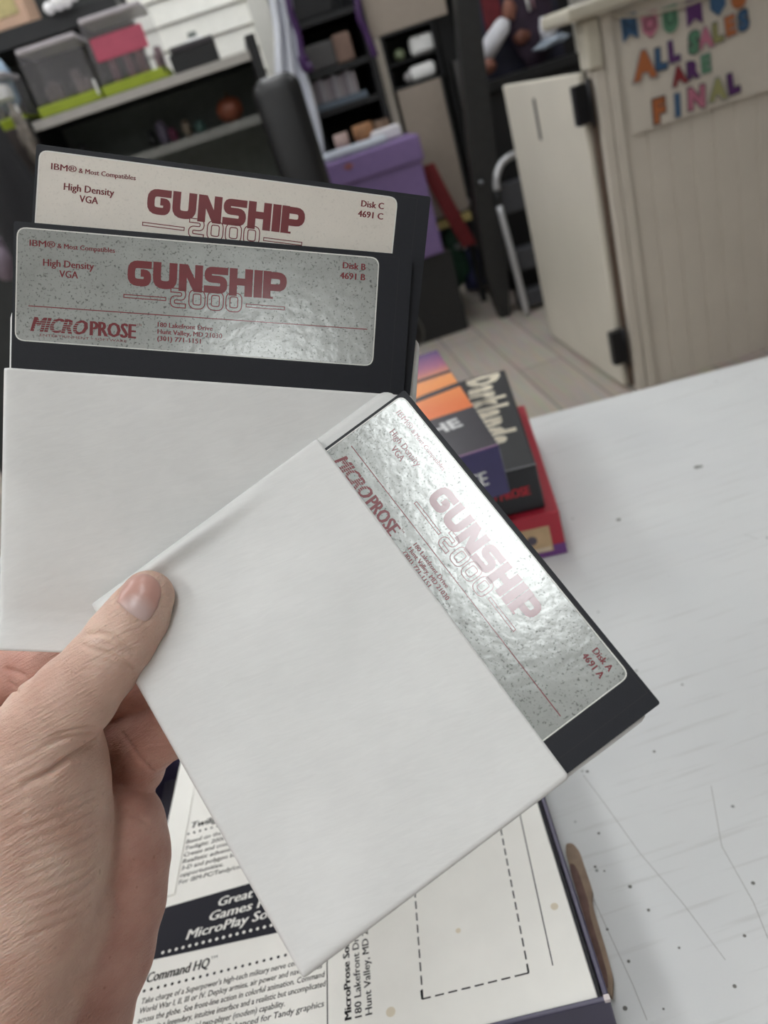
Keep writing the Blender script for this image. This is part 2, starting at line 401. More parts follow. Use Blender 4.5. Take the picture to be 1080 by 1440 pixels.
# torn brown scrap sticking out beneath the tray
sc = [(-.2, 28), (2.2, 20), (6, 30), (7.0, 45), (7.5, 62), (8.2, 72), (10.5, 78), (10.6, 90), (10.8, 103), (8.5, 110), (4.5, 111), (2.5, 104), (1.8, 80)]
sc = [(x + 1.6, y) for x, y in sc]
S_ = empty('cardboard_scrap', tray(6, 70, TZ), 'torn brown cardboard scrap against the right side of the purple tray', 'cardboard scrap')
me = prism(poly(rounded(sc, 2.5, True, 3)), lambda u, v, h: tray(u, v, h), TZ + .0006, TZ + .0042)
link('board', me, mat('brown_cardboard', (150, 128, 108), .7, var=.2, scale=120, bump=.3), S_)
me = prism(poly(rounded([(x * .55 + 1.1, y * .8 + 8) for x, y in sc], 2, True, 3)), lambda u, v, h: tray(u, v, h), TZ + .0042, TZ + .0050)
link('peeled_layer', me, mat('torn_brown_paper', (112, 84, 76), .7, var=.25, scale=150), S_)

# ================================================================== GAME BOXES
def frame_from(origin, ang):
    c, s = math.cos(ang), math.sin(ang)
    def fn(u, v, h):   # u to the right, v away, h up, metres from the right front bottom corner
        return (origin[0] + c * u - s * v, origin[1] + s * u + c * v, origin[2] + h)
    return fn, Matrix.Translation(origin) @ Matrix.Rotation(ang, 4, 'Z')
BW, BL = .205, .258
def game_box(name, org, ang, H, m, label, W=BW, L=BL, bev=.002):
    fn, M = frame_from(org, ang)
    r = empty(name, fn(-W / 2, L / 2, 0), label, 'game box', 'stacked game boxes', ang)
    box('carton', (-W, 0, 0), (0, L, H), m, r, bev, 2, M)
    return r, fn
# bottom: red and purple
H1 = .047
RED = mat('red_box_card', (176, 40, 58), .35, var=.05); PURP = mat('purple_box_card', (110, 62, 130), .35, var=.06)
r, fn = game_box('game_box', np.array([.152, .598, TZ + .001]), math.radians(-11), H1, RED, 'red game box with tan picture label, lowest box in the stack on the table')
flat('purple_strip', [rect(-205, 0, 0, 12)], lambda u, v, h: fn(u / 1000, -h, v / 1000), .0003, PURP, r)
flat('tan_label', [rect(-54, 6, -12, 34)], lambda u, v, h: fn(u / 1000, -h, v / 1000), .0005, mat('tan_print', (196, 166, 128), .5, var=.12, scale=60), r)
flat('label_caption', [rect(-50, 7, -14, 11)], lambda u, v, h: fn(u / 1000, -h, v / 1000), .0007, mat('cream_print', (214, 200, 176), .5), r)
flat('label_globe', [disc(-30, 21, 5)], lambda u, v, h: fn(u / 1000, -h, v / 1000), .0007, mat('grey_print', (92, 84, 96), .5, var=.3, scale=100), r)
# middle: black
H2 = .046
BLK = mat('black_box_card', (34, 35, 40), .35, var=.1)
r, fn = game_box('game_box', np.array([.143, .609, TZ + .001 + H1 + .0005]), math.radians(-10.5), H2, BLK, 'black game box with large cream gothic letters, middle of the stack of boxes')
CRM = mat('cream_letters', (222, 212, 190), .45, var=.08, scale=80)
def gothic(word, x, y, cap):
    """Heavy blackletter-like lettering running down the box: bold glyphs with wedge feet."""
    out = []; q = y
    for ch, wd in word:
        V, Fc = text2d(ch, cap, None, .07)
        V = V * np.array([wd / V[:, 0].max(), 1.0])
        out.append(place((V, Fc), x, q, -math.pi / 2)); q -= wd + 2.0
        # slanted pen strokes that close the counters, as in heavy gothic lettering
        out.append(place(poly([(0, -1.5), (4.5, 1.5), (0, 3.5), (-3, 1)]), x, q + wd, -math.pi / 2))
    return out
flat('title_lettering', gothic([('D', 30), ('a', 19), ('r', 17), ('k', 22), ('l', 8), ('a', 19), ('n', 22), ('d', 21), ('s', 18), ('.', 6)], -44, 252, 33), lambda u, v, h: fn(u / 1000, v / 1000, H2 + h), .0004, CRM, r)
flat('maker_lettering', [place(btext('MICRO PROSE', 9, 62, .06), -72, 18)], lambda u, v, h: fn(u / 1000, -h, v / 1000), .0004, mat('red_letters', (196, 48, 60), .45), r)
flat('worn_edge', [rect(-205, 0, 0, 2.2)], lambda u, v, h: fn(u / 1000, v / 1000, H2 + h), .0003, mat('worn_edge_grey', (120, 120, 124), .5, var=.2), r)
# top: sunset picture over navy
H3 = .047
NB = mat('navy_box_card', (58, 52, 100), .3, var=.08, coat=.3)
r, fn = game_box('game_box', np.array([.108, .573, TZ + .001 + H1 + H2 + .001]), math.radians(-2.2), H3, NB, 'navy game box with an orange and purple sunset cover, topmost of the stack of boxes', W=.20, L=.295)
top3 = lambda u, v, h: fn(u / 1000, v / 1000, H3 + h)
Wp = 199
def sunset_mat():
    k = NT('sunset_picture'); tc = k.n('ShaderNodeTexCoord'); sp = k.n('ShaderNodeSeparateXYZ'); k.l(tc.outputs['Object'], sp.inputs[0])
    mr = k.n('ShaderNodeMapRange'); mr.inputs[1].default_value = .573 + .115; mr.inputs[2].default_value = .573 + .29; k.l(sp.outputs['Y'], mr.inputs[0])
    rp = k.n('ShaderNodeValToRGB'); e = rp.color_ramp.elements; e[0].position = 0; e[0].color = (*lin((226, 120, 66)), 1); e[1].position = 1; e[1].color = (*lin((84, 58, 118)), 1)
    x = e.new(.45); x.color = (*lin((240, 158, 92)), 1); x = e.new(.72); x.color = (*lin((160, 96, 128)), 1)
    nz = k.n('ShaderNodeTexNoise'); nz.inputs['Scale'].default_value = 40; ad = k.n('ShaderNodeMath', operation='MULTIPLY_ADD'); k.l(nz.outputs['Fac'], ad.inputs[0]); ad.inputs[1].default_value = .2
    k.l(mr.outputs[0], ad.inputs[2]); sb = k.n('ShaderNodeMath', operation='SUBTRACT'); k.l(ad.outputs[0], sb.inputs[0]); sb.inputs[1].default_value = .1
    k.l(sb.outputs[0], rp.inputs[0]); k.l(rp.outputs[0], k.b.inputs['Base Color']); k.b.inputs['Roughness'].default_value = .3; return k.m
flat('cover_picture', [rect(-Wp, 96, -1, 293)], top3, .0003, sunset_mat(), r)
DK = mat('dark_print', (40, 36, 46), .35, var=.2, scale=60)
flat('dark_silhouette', [poly([(-Wp, 196), (-1, 206), (-1, 214), (-60, 212), (-Wp, 206)]), poly([(-Wp, 138), (-60, 148), (-1, 158), (-1, 170), (-40, 164), (-80, 150), (-Wp, 148)]), rect(-Wp, 3, -1, 96)], top3, .0005, DK, r)
flat('cover_lettering', [place(text2d('THE', 20, 44, .04), -62, 56, .1)], top3, .0008, mat('pale_letters', (205, 205, 205), .4), r)
flat('edge_line', [rect(-Wp, 0, -1, 3)], top3, .0005, mat('mauve_edge', (128, 92, 128), .4), r)
flat('spine_lettering', [place(btext('MICRO PROSE', 13, 92, .05), -108, 15)], lambda u, v, h: fn(u / 1000, -h, v / 1000), .0005, mat('white_letters', (225, 225, 225), .45), r)

# ================================================================== DISKS AND SLEEVES
def rod(w):
    t = np.linalg.norm(w); k = w / t; K = np.array([[0, -k[2], k[1]], [k[2], 0, -k[0]], [-k[1], k[0], 0]])
    return np.eye(3) + np.sin(t) * K + (1 - np.cos(t)) * K @ K
def plane(pose, k, inner=None):
    R0, t0 = rod(np.array(pose[:3])), np.array(pose[3:])
    def fn(x, y, h=0.0):                      # millimetres in the plane of the disk, h towards the viewer
        p = np.array([x, y, h])
        if inner:
            th, tx_, ty_, dz = inner; c, s = math.cos(th), math.sin(th)
            p = np.array([c * x - s * y + tx_, s * x + c * y + ty_, h + dz])
        return CAM + ROT @ ((R0 @ p + t0) * (k / 1000))
    return fn
PA = (-.172, -.2858, -.9217, 7.4509, 43.291, -274.7266); PB = (.0954, .0871, -.0595, -122.7489, 96.5089, -255.7356)
fA = plane(PA, .978); fB = plane(PB, 1.012); fC = plane(PB, 1.012, (-.0394, 5.5, 26.42, -3.4))
DSK = 133.35
JACKET = mat('black_vinyl_jacket', (27, 29, 36), .5, var=.06, scale=600, bump=.12, bscale=2500, spec=.35)
def foil(name, rgb, metal, rough, dots, bump):
    k = NT(name); tc = k.n('ShaderNodeTexCoord'); ob = tc.outputs['Object']; c = np.array(lin(rgb))
    n1 = k.n('ShaderNodeTexNoise'); n1.inputs['Scale'].default_value = 60; n1.inputs['Detail'].default_value = 8; n1.inputs['Roughness'].default_value = .7; k.l(ob, n1.inputs['Vector'])
    r1 = k.n('ShaderNodeValToRGB'); e = r1.color_ramp.elements; e[0].position = .3; e[0].color = (*(c * (1 - dots * .5)), 1); e[1].position = .65; e[1].color = (*np.minimum(c * 1.06, 1), 1); k.l(n1.outputs['Fac'], r1.inputs[0])
    n2 = k.n('ShaderNodeTexNoise'); n2.inputs['Scale'].default_value = 1300; n2.inputs['Detail'].default_value = 2; k.l(ob, n2.inputs['Vector'])
    r2 = k.n('ShaderNodeValToRGB'); e = r2.color_ramp.elements; e[0].position = .30; e[0].color = (1 - dots * 1.9,) * 3 + (1,); e[1].position = .42; e[1].color = (1, 1, 1, 1); k.l(n2.outputs['Fac'], r2.inputs[0])
    mx = k.n('ShaderNodeMix', data_type='RGBA', blend_type='MULTIPLY'); mx.inputs[0].default_value = 1; k.l(r1.outputs[0], mx.inputs[6]); k.l(r2.outputs[0], mx.inputs[7])
    k.l(mx.outputs[2], k.b.inputs['Base Color']); k.b.inputs['Metallic'].default_value = metal; k.b.inputs['Roughness'].default_value = rough
    n3 = k.n('ShaderNodeTexNoise'); n3.inputs['Scale'].default_value = 300; n3.inputs['Detail'].default_value = 5; k.l(ob, n3.inputs['Vector'])
    bp = k.n('ShaderNodeBump'); bp.inputs['Strength'].default_value = bump; bp.inputs['Distance'].default_value = .0006; k.l(n3.outputs['Fac'], bp.inputs['Height']); k.l(bp.outputs[0], k.b.inputs['Normal'])
    return k.m
FOIL = foil('silver_foil_label', (179, 182, 179), .34, .21, .30, .15)
FOILC = foil('cream_label', (216, 209, 199), .15, .5, .05, .08)
REDP = mat('dark_red_print', (114, 8, 26), .3, var=.06, scale=200, spec=.5, coat=1.0)
REDP.node_tree.nodes['Principled BSDF'].inputs['Coat Roughness'].default_value = .14; REDP.node_tree.nodes['Principled BSDF'].inputs['Coat IOR'].default_value = 1.8
def logo_word():
    s = []; Hh = 8.6; w = 2.65; h = w / 2; X = 37.2; Y0 = -18.0
    def st(pts, r=1.6, ww=w): s.append(stroke([(X + a, Y0 + b) for a, b in rounded(pts, r)], ww))
    def rc(x0, y0, x1, y1): s.append(rect(X + x0, Y0 + y0, X + x1, Y0 + y1))
    st([(8.0, Hh - h), (h, Hh - h), (h, h), (8.0 - h, h), (8.0 - h, 4.5), (4.4, 4.5)], 2.2, w - .2); X += 8.5          # G
    st([(h, Hh), (h, h - .2), (8.0 - h, h - .2), (8.0 - h, Hh)], 2.2); X += 8.6                                    # U
    s.append(poly([(X + a, Y0 + b) for a, b in ((0, -.4), (0, Hh), (2.9, Hh), (5.3, 4.0), (5.3, Hh), (7.95, Hh), (7.95, -.4), (5.05, -.4), (w, 4.2), (w, -.4))])); X += 8.4   # N
    st([(8.0, Hh - h), (h, Hh - h), (h, 4.4), (8.0 - h, 4.4), (8.0 - h, h - .4), (0, h - .4)], 1.7, 2.45); X += 8.5  # S
    rc(0, -.6, w, Hh); rc(5.2, -.6, 5.2 + w, Hh); rc(w, 3.0, 5.2, 5.4); X += 8.3                                    # H
    rc(0, -.6, w + .2, Hh); X += 3.1                                                                               # I
    rc(0, -.6, w, Hh); st([(w - .2, Hh - h), (8.2 - h, Hh - h), (8.2 - h, 3.2), (w - .2, 3.2)], 2.6, 2.3); rc(w, -.6, w + .9, .1)   # P
    return s
def numerals():
    s = []; Y0 = -24.2; Hh = 6.8; tw = 1.35; ln = .34
    def two_lines(pts, closed):
        a, b = offset_path(pts, tw, closed)
        if closed: s.append(stroke(a, ln, True)); s.append(stroke(b, ln, True))
        else: s.append(stroke(list(a) + list(b[::-1]), ln, True))
    x = 51.5
    two_lines([(x + p, Y0 + q) for p, q in rounded([(.3, Hh - .9), (4.6, Hh - .9), (4.6, 3.4), (.9, 3.4), (.9, .9), (5.3, .9)], 1.3)], False)
    for k in range(3):
        X = x + 6.3 + 6.2 * k
        two_lines([(X + p, Y0 + q) for p, q in rounded([(.8, .9), (.8, Hh - .9), (4.8, Hh - .9), (4.8, .9)], 1.5, True)], True)
    for a, b in ((36.3, 50.2), (77.2, 90.3)):
        s.append(stroke([(a, -21.0), (b, -21.0), (b, -22.0), (a, -22.0)], .3, True))
    return s
def label_print(letter):
    s = [place(btext('IBM®', 2.0, 8.4, .02), 5.2, -7.6), place(btext('& Most Compatibles', 1.55, 18.8, .03), 14.2, -7.6),
         place(btext('High Density', 2.25, 16.6, .03), 9.7, -13.7), place(btext('VGA', 2.25, 6.2, .03), 15.0, -17.0),
         place(btext('Disk ' + letter, 2.1, 8.0, .04), 109.4, -6.4), place(btext('4691 ' + letter, 2.1, 8.9, .04), 108.6, -9.9)]
    s += [place(btext('180 Lakefront Drive', 1.55, 18.5, .035), 47.8, -30.9), place(btext('Hunt Valley, MD 21030', 1.55, 21.8, .035), 47.8, -33.2), place(btext('(301) 771-1151', 1.55, 14.7, .035), 47.8, -35.5)]
    s += [stroke([(5.3, -27.2), (119.2, -26.4)], .32)]
    s += [place(text2d('ENTERTAINMENT • SOFTWARE', .75, 28.5), 9.2, -36.9)]
    V, Fc = btext('MICRO', 4.7, 18.8, .055, .32)
    s += [place((V, Fc), 6.0, -35.4), place(btext('PROSE', 4.7, 15.4, .055, 0), 25.4, -35.4), place(text2d('TM', .7, 1.6), 40.8, -31.2)]
    return s + logo_word() + numerals()
def stripes():
    return [rect(7.0 + .3 * k, -34.75 + .72 * k, 21 + .3 * k, -34.58 + .72 * k) for k in range(5)]
def disk(name, fn, letter, label, fm, pose_pt):
    r = empty(name, pose_pt, label, 'floppy disk', 'floppy disks')
    # jacket: square, with a folded seam along the edges
    out = [(0, 0), (DSK, 0), (DSK, -DSK), (0, -DSK)]
    out = rounded(out, .8, True, 2)
    link('jacket', prism(poly(out), fn, -.8, .8), JACKET, r)
    seam = [stroke([(1.6, -1.2), (DSK - 4.6, -1.2)], .12), stroke([(DSK - 4.6, -1.2), (DSK - 5.2, -DSK + 2)], .16)]
    flat('seam', seam, lambda x, y, h: fn(x, y, .8 + h), .04, mat('seam_line', (26, 26, 32), .5), r)  # folded seam drawn as thin dark lines
    lb = link('label', prism(rrect(1.0, -39.0, 122.0, -1.7, 3.2), fn, .78, .90), fm, r)
    lp = lambda x, y, h: fn(x, y, .90 + h)
    border = [stroke(rounded([(1.25, -38.75), (121.75, -38.75), (121.75, -1.95), (1.25, -1.95)], 3.0, True, 5), .35, True)]
    flat('label_border', border, lp, .03, mat('white_label_edge', (222, 222, 216), .5), lb)
    flat('red_print', label_print(letter), lp, .05, REDP, lb)
    flat('logo_stripes', stripes(), lp, .08, fm, lb)
    return r
disk('floppy_disk', fA, 'A', 'black floppy disk with silver Disk A label tilted in the front white sleeve', FOIL, fA(66, -66))
disk('floppy_disk', fB, 'B', 'black floppy disk with grey foil Disk B label standing in the rear white sleeve', FOIL, fB(66, -66))
disk('floppy_disk', fC, 'C', 'black floppy disk with cream Disk C label behind Disk B', FOILC, fC(66, -66))

def tyvek(name, rgb):
    k = NT(name); tc = k.n('ShaderNodeTexCoord'); ob = tc.outputs['Object']; c = lin(rgb)
    mp = k.n('ShaderNodeMapping'); mp.inputs['Rotation'].default_value = (.5, .3, .6); mp.inputs['Scale'].default_value = (90, 900, 400); k.l(ob, mp.inputs[0])
    n1 = k.n('ShaderNodeTexNoise'); n1.inputs['Scale'].default_value = 1; n1.inputs['Detail'].default_value = 5; n1.inputs['Distortion'].default_value = 1.5; k.l(mp.outputs[0], n1.inputs['Vector'])
    n0 = k.n('ShaderNodeTexNoise'); n0.inputs['Scale'].default_value = 28; n0.inputs['Detail'].default_value = 4; k.l(ob, n0.inputs['Vector'])
    ad = k.n('ShaderNodeMath', operation='MULTIPLY_ADD'); k.l(n1.outputs['Fac'], ad.inputs[0]); ad.inputs[1].default_value = .45; k.l(n0.outputs['Fac'], ad.inputs[2])
    r1 = k.n('ShaderNodeValToRGB'); e = r1.color_ramp.elements; e[0].position = .45; e[0].color = (*[v * .93 for v in c], 1); e[1].position = .95; e[1].color = (*[min(1, v * 1.04) for v in c], 1); k.l(ad.outputs[0], r1.inputs[0])
    k.l(r1.outputs[0], k.b.inputs['Base Color']); k.b.inputs['Roughness'].default_value = .75; k.b.inputs['Specular IOR Level'].default_value = .25
    bp = k.n('ShaderNodeBump'); bp.inputs['Strength'].default_value = .12; bp.inputs['Distance'].default_value = .0004; k.l(n1.outputs['Fac'], bp.inputs['Height']); k.l(bp.outputs[0], k.b.inputs['Normal'])
    return k.m
TYA = tyvek('white_fibre_paper', (236, 236, 234))
def sheet(fn, x0, x1, y0, y1, zf, nx=90, ny=70, th=.25, rc=1.0, clip=None):
    """A paper panel as a closed thin shell; zf(x, y) is its height above the disk plane."""
    V = []; idx = {}
    for side, dz in ((0, 0), (1, -th)):
        for j in range(ny + 1):
            for i in range(nx + 1):
                x = x0 + (x1 - x0) * i / nx; y = y0 + (y1 - y0) * j / ny
                # rounded corners: pull points inside the corner radius
                for cx_, cy_, sx, sy in ((x0 + rc, y0 + rc, -1, -1), (x1 - rc, y0 + rc, 1, -1), (x0 + rc, y1 - rc, -1, 1), (x1 - rc, y1 - rc, 1, 1)):
                    if (x - cx_) * sx > 0 and (y - cy_) * sy > 0:
                        dd = math.hypot(x - cx_, y - cy_); mm = max(abs(x - cx_), abs(y - cy_))
                        if dd > 1e-9: x = cx_ + (x - cx_) * mm / dd; y = cy_ + (y - cy_) * mm / dd
                V.append(fn(x, y, zf(x, y) + dz))
    W = nx + 1; N = W * (ny + 1); Fc = []
    for j in range(ny):
        for i in range(nx):
            a = j * W + i; Fc.append((a, a + 1, a + W + 1, a + W)); b = N + a; Fc.append((b, b + W, b + W + 1, b + 1))
    rim = [i for i in range(nx)] + [j * W + nx for j in range(ny)] + [ny * W + nx - i for i in range(nx)] + [(ny - j) * W for j in range(ny)]
    for a, b in zip(rim, rim[1:] + rim[:1]): Fc.append((a, N + a, N + b, b))
    return pymesh(V, Fc)
def g(t, s): return math.exp(-(t / s) ** 2)
def ss(a, b, t):
    t = min(1, max(0, (t - a) / (b - a))); return t * t * (3 - 2 * t)
# front sleeve (tilted). x along the mouth, y negative towards the closed end
ax0, ax1, ay0, ay1 = -5.2, 134.7, -134.6, -35.3
def zA(x, y):
    e = min(x - ax0, ax1 - x, y - ay0)                       # closed edges run down to the fold
    b = 1.15 - .8 * math.exp(-max(e, 0) / .35)
    t = ss(-50, -112, y) * (1 - .5 * ss(-118, -130, y))      # the left side buckles above the thumb
    in_ = ss(0, 2.5, e)
    b += in_ * (4.4 * t * g(x - (ax0 + 4.6), 3.0) + 1.8 * t * ss(6, 26, x) * ss(80, 35, x))
    b += in_ * (.5 * g(x - 50, 45) * g(y + 85, 40) + .9 * g(x - 95, 45) * g(y + 122, 14) + .35 * math.sin(x * .11 + y * .05) * g(y + 90, 40))
    if -.5 < x < DSK + .3 and y > -DSK - .3: b = max(b, 1.0)
    return b
SA = empty('disk_sleeve', fA(66, -85), 'white paper floppy sleeve in front, tilted and pinched under the thumb', 'disk sleeve', 'white floppy sleeves')
link('front_panel', sheet(fA, ax0, ax1, ay0, ay1, zA, 150, 100, .25, 1.4), TYA, SA, smooth=True)
link('back_panel', sheet(fA, ax0 - .2, ax1 - .2, ay0 - .2, -3.5, lambda x, y: -1.05 + .5 * math.exp(-max(min(x - ax0, ax1 - x, y - ay0), 0) / .35), 60, 60, .25, 5), TYA, SA, smooth=True)
# rear sleeve holding disks B and C
bx0, bx1, by0, by1 = -2.4, 136.4, -144.4, -48.2
def zB(x, y):
    b = 1.15; e = min(x - bx0, bx1 - x)
    b -= .7 * math.exp(-max(e, 0) / 1.2)
    f = y - (by0 + 11.5)
    if f < 0: b -= f * .34
    b += .35 * g(f, 1.2)
    b += (.7 + .7 * math.sin(x * .045 + .5)) * ss(by1, by1 - 50, y) * ss(0, 10, e) * ss(-10, 15, f)
    if -.5 < x < DSK + .5 and y > -DSK: b = max(b, 1.02)
    return b
SB = empty('disk_sleeve', fB(66, -95), 'white paper floppy sleeve at the back holding Disk B and Disk C', 'disk sleeve', 'white floppy sleeves')
link('front_panel', sheet(fB, bx0, bx1, by0, by1, zB, 90, 100, .25, .6), TYA, SB, smooth=True)
link('back_panel', sheet(fB, bx0 - .3, bx1 + 2.2, by0 - .2, -27, lambda x, y: -4.9 + (4.0 * ss(by0 + 25, by0, y)) - 2.2 * ss(by0 + 10, by0, y), 60, 60, .25, 4), TYA, SB, smooth=True)

# ================================================================== HAND
def cam_mm(px, py, d): return np.array([(px - CX) / F_PX * d, -(py - CY) / F_PX * d, -d], np.float32)
def world_mm(w_): return (ROT.T @ (np.array(w_) - CAM)) * 1000
def cap_sdf(P, a, b, ra, rb):
    ba = b - a; h = np.clip(((P - a) @ ba) / (ba @ ba), 0, 1)
    return np.linalg.norm(P - a - h[..., None] * ba, axis=-1) - (ra + (rb - ra) * h)
def smin(a, b, k):
    h = np.clip(.5 + .5 * (b - a) / k, 0, 1); return b + (a - b) * h - k * h * (1 - h)
elbow = world_mm((-.25, -.13, .90)); wrist2 = world_mm((-.165, .01, .945))
def C4(px, py, d, r): return (cam_mm(px, py, d), r)
THUMB = [C4(208, 839, 256.0, 8.7), C4(192, 868, 255.5, 10.2), C4(170, 899, 255, 11.2), C4(141, 938, 255, 11.9), C4(105, 979, 256, 13.6), C4(72, 1016, 260, 15.5), C4(52, 1075, 267, 21.0)]
THENAR = [C4(52, 1075, 267, 21.0), C4(46, 1120, 268.5, 24.2), C4(44, 1185, 269, 25.0), C4(38, 1265, 268, 24.2), C4(4, 1370, 268, 25)]
BACK = [C4(-60, 1080, 280, 22), C4(-70, 1200, 279, 26), C4(-50, 1350, 275, 28), C4(-150, 1650, 262, 27)]
HEEL = [C4(168, 1162, 293, 17.0), C4(164, 1205, 294, 18.8), C4(156, 1265, 295, 19.3), C4(132, 1335, 296, 21.5), C4(86, 1440, 297, 25), (np.array(wrist2, np.float32), 29), (np.array(elbow, np.float32), 36)]
PALM = [C4(-30, 1060, 318, 15), C4(60, 1110, 318, 16), C4(120, 1180, 312, 17), C4(90, 1300, 305, 22)]
FING = {'index': [C4(-45, 995, 318, 12.5), C4(15, 955, 309, 11.8), C4(65, 938, 304, 11.2), C4(140, 905, 296, 9.6), C4(205, 868, 292, 8.6)],
        'middle': [C4(20, 1060, 322, 12.5), C4(110, 1000, 308, 10.8), C4(180, 965, 296, 10.2), C4(235, 960, 284, 9.2), C4(285, 955, 279, 8.4)],
        'ring': [C4(80, 1100, 320, 12), C4(150, 1050, 308, 10.8), C4(212, 1034, 295, 11.0), C4(258, 1000, 283, 9.3), C4(300, 990, 277, 8.2)],
        'pinky': [C4(115, 1150, 312, 12), C4(165, 1092, 304, 10.2), C4(195, 1082, 299, 9.0), C4(212, 1050, 290, 8.8), C4(262, 1028, 279, 7.6)]}
def chain(P, ch, k):
    d = None
    for (a, ra), (b, rb) in zip(ch, ch[1:]):
        c = cap_sdf(P, a, b, ra, rb); d = c if d is None else smin(d, c, k)
    return d
def sdf(P):
    thumb = smin(chain(P, THUMB, 3.0), chain(P, THENAR, 8.0), 9.0)
    thumb = smin(thumb, chain(P, BACK, 8.0), 10.0)
    heel = chain(P, HEEL, 6.0)
    palm = smin(heel, chain(P, PALM, 8.0), 8.0)
    fi = None
    for n in FING:
        c = chain(P, FING[n], 3.5); fi = c if fi is None else smin(fi, c, 1.2)
    palm = smin(palm, fi, 2.2)
    ty = np.clip((CY + F_PX * P[..., 1] / np.minimum(P[..., 2], -60) - 1210) / 160, 0, 1)      # the two halves run together towards the wrist
    return smin(thumb, palm, 3.0 + 15.0 * ty)
def surface_nets(lo, hi, h):
    n = np.ceil((hi - lo) / h).astype(int) + 1
    ax = [lo[i] + h * np.arange(n[i], dtype=np.float32) for i in range(3)]
    D = np.empty(n, np.float32)
    for i in range(n[0]):
        yy, zz = np.meshgrid(ax[1], ax[2], indexing='ij')
        D[i] = sdf(np.stack([np.full_like(yy, ax[0][i]), yy, zz], -1))
    ins = D < 0
    acc = np.zeros((n[0] - 1, n[1] - 1, n[2] - 1, 3), np.float32); cnt = np.zeros(acc.shape[:3], np.float32)
    for axis in range(3):
        for o1 in (0, 1):
            for o2 in (0, 1):
                off = [0, 0, 0]; oth = [q for q in range(3) if q != axis]; off[oth[0]] = o1; off[oth[1]] = o2
                sl0 = tuple(slice(off[q], off[q] + n[q] - 1) for q in range(3)); o = list(off); o[axis] = 1
                sl1 = tuple(slice(o[q], o[q] + n[q] - 1) for q in range(3))
                a, b = D[sl0], D[sl1]; cr = (a < 0) != (b < 0)
                t = np.where(cr, a / np.where(cr, a - b, 1), 0)
                for q in range(3): acc[..., q] += np.where(cr, off[q] if q != axis else t, 0)
                cnt += cr
    act = cnt > 0; idx = np.full(act.shape, -1, int); idx[act] = np.arange(act.sum())
    cells = np.argwhere(act); V = lo + h * (cells + acc[act] / cnt[act][:, None])
    Fc = []
    for axis in range(3):
        sl0 = [slice(1, -1)] * 3; sl1 = [slice(1, -1)] * 3; sl0[axis] = slice(0, -1); sl1[axis] = slice(1, None)
        a, b = ins[tuple(sl0)], ins[tuple(sl1)]
        e = np.argwhere(a != b); s = a[a != b]
        base = e + 1; base[:, axis] -= 1
        u, v = [q for q in range(3) if q != axis]
        def cell(du, dv):
            c = base.copy(); c[:, u] -= du; c[:, v] -= dv; return idx[c[:, 0], c[:, 1], c[:, 2]]
        q = np.stack([cell(0, 0), cell(1, 0), cell(1, 1), cell(0, 1)], 1)
        flip = s if axis != 1 else ~s
        q[flip] = q[flip][:, ::-1]
        Fc.append(q)
    return V, np.concatenate(Fc)
def grad(P, e=.15):
    G = np.stack([sdf(P + np.eye(3, dtype=np.float32)[i] * e) - sdf(P - np.eye(3, dtype=np.float32)[i] * e) for i in range(3)], -1)
    return G / np.maximum(np.linalg.norm(G, axis=-1, keepdims=True), 1e-6)
allp = np.array([c[0] for ch in (THUMB, THENAR, BACK, HEEL, PALM, *FING.values()) for c in ch])
lo, hi = allp.min(0) - 40, allp.max(0) + 40
V, Q = surface_nets(lo.astype(np.float32), hi.astype(np.float32), 2.0)
me = pymesh(V, [tuple(int(i) for i in q) for q in Q])
bm = bmesh.new(); bm.from_mesh(me); bmesh.ops.recalc_face_normals(bm, faces=bm.faces)
bmesh.ops.subdivide_edges(bm, edges=[e for e in bm.edges if e.verts[0].co.z < -200 or True], cuts=2, use_grid_fill=True)
bm.to_mesh(me); bm.free()
V = np.empty(len(me.vertices) * 3, np.float32); me.vertices.foreach_get('co', V); V = V.reshape(-1, 3)
def in_chunks(fn, P): return np.concatenate([fn(P[i:i + 60000]) for i in range(0, len(P), 60000)])
for _ in range(2):
    V = V - in_chunks(lambda p: grad(p) * sdf(p)[..., None], V) * .9
N = in_chunks(grad, V)
def hit(px, py):
    d = np.array([(px - CX) / F_PX, -(py - CY) / F_PX, -1.0]); d /= np.linalg.norm(d); t = 190.0
    for _ in range(80):
        s = float(sdf((d * t).astype(np.float32)[None])[0]); t += s * .8
        if s < .02 or t > 400: break
    return d * t
def carve(px_line, depth, width, n=5, taper=True):
    global V
    pts = smooth_path([(*p, 0) for p in px_line], n); pts = np.array([hit(p[0], p[1]) for p in pts])
    A, B = pts[:-1], pts[1:]
    lo_, hi_ = pts.min(0) - 4 * width, pts.max(0) + 4 * width
    sel = np.where(np.all((V > lo_) & (V < hi_), axis=1))[0]
    if len(sel) == 0: return
    P = V[sel]; best = np.full(len(P), 1e9); tt = np.zeros(len(P))
    for i, (a, b) in enumerate(zip(A, B)):
        ba = b - a; h = np.clip(((P - a) @ ba) / max(ba @ ba, 1e-9), 0, 1); dd = np.linalg.norm(P - a - h[:, None] * ba, axis=1)
        m = dd < best; best[m] = dd[m]; tt[m] = (i + h[m]) / len(A)
    am = depth * np.exp(-(best / width) ** 2) * (np.clip(np.minimum(tt, 1 - tt) * 5, 0, 1) ** .6 if taper else 1)
    V[sel] = P - N[sel] * am[:, None]
z3 = lambda L: [(x / 3.857, 780 + y / 3.857) for x, y in L]
z4 = lambda L: [(x / 3.273, 1000 + y / 3.273) for x, y in L]
CR = 1.9          # creases cut deeper than their first estimate
carve(z3([(440, 440), (540, 425), (620, 450), (700, 510), (735, 550)]), CR * (.45), .75)
carve(z3([(432, 482), (500, 515), (600, 545), (690, 600), (735, 650)]), CR * (.45), .75)
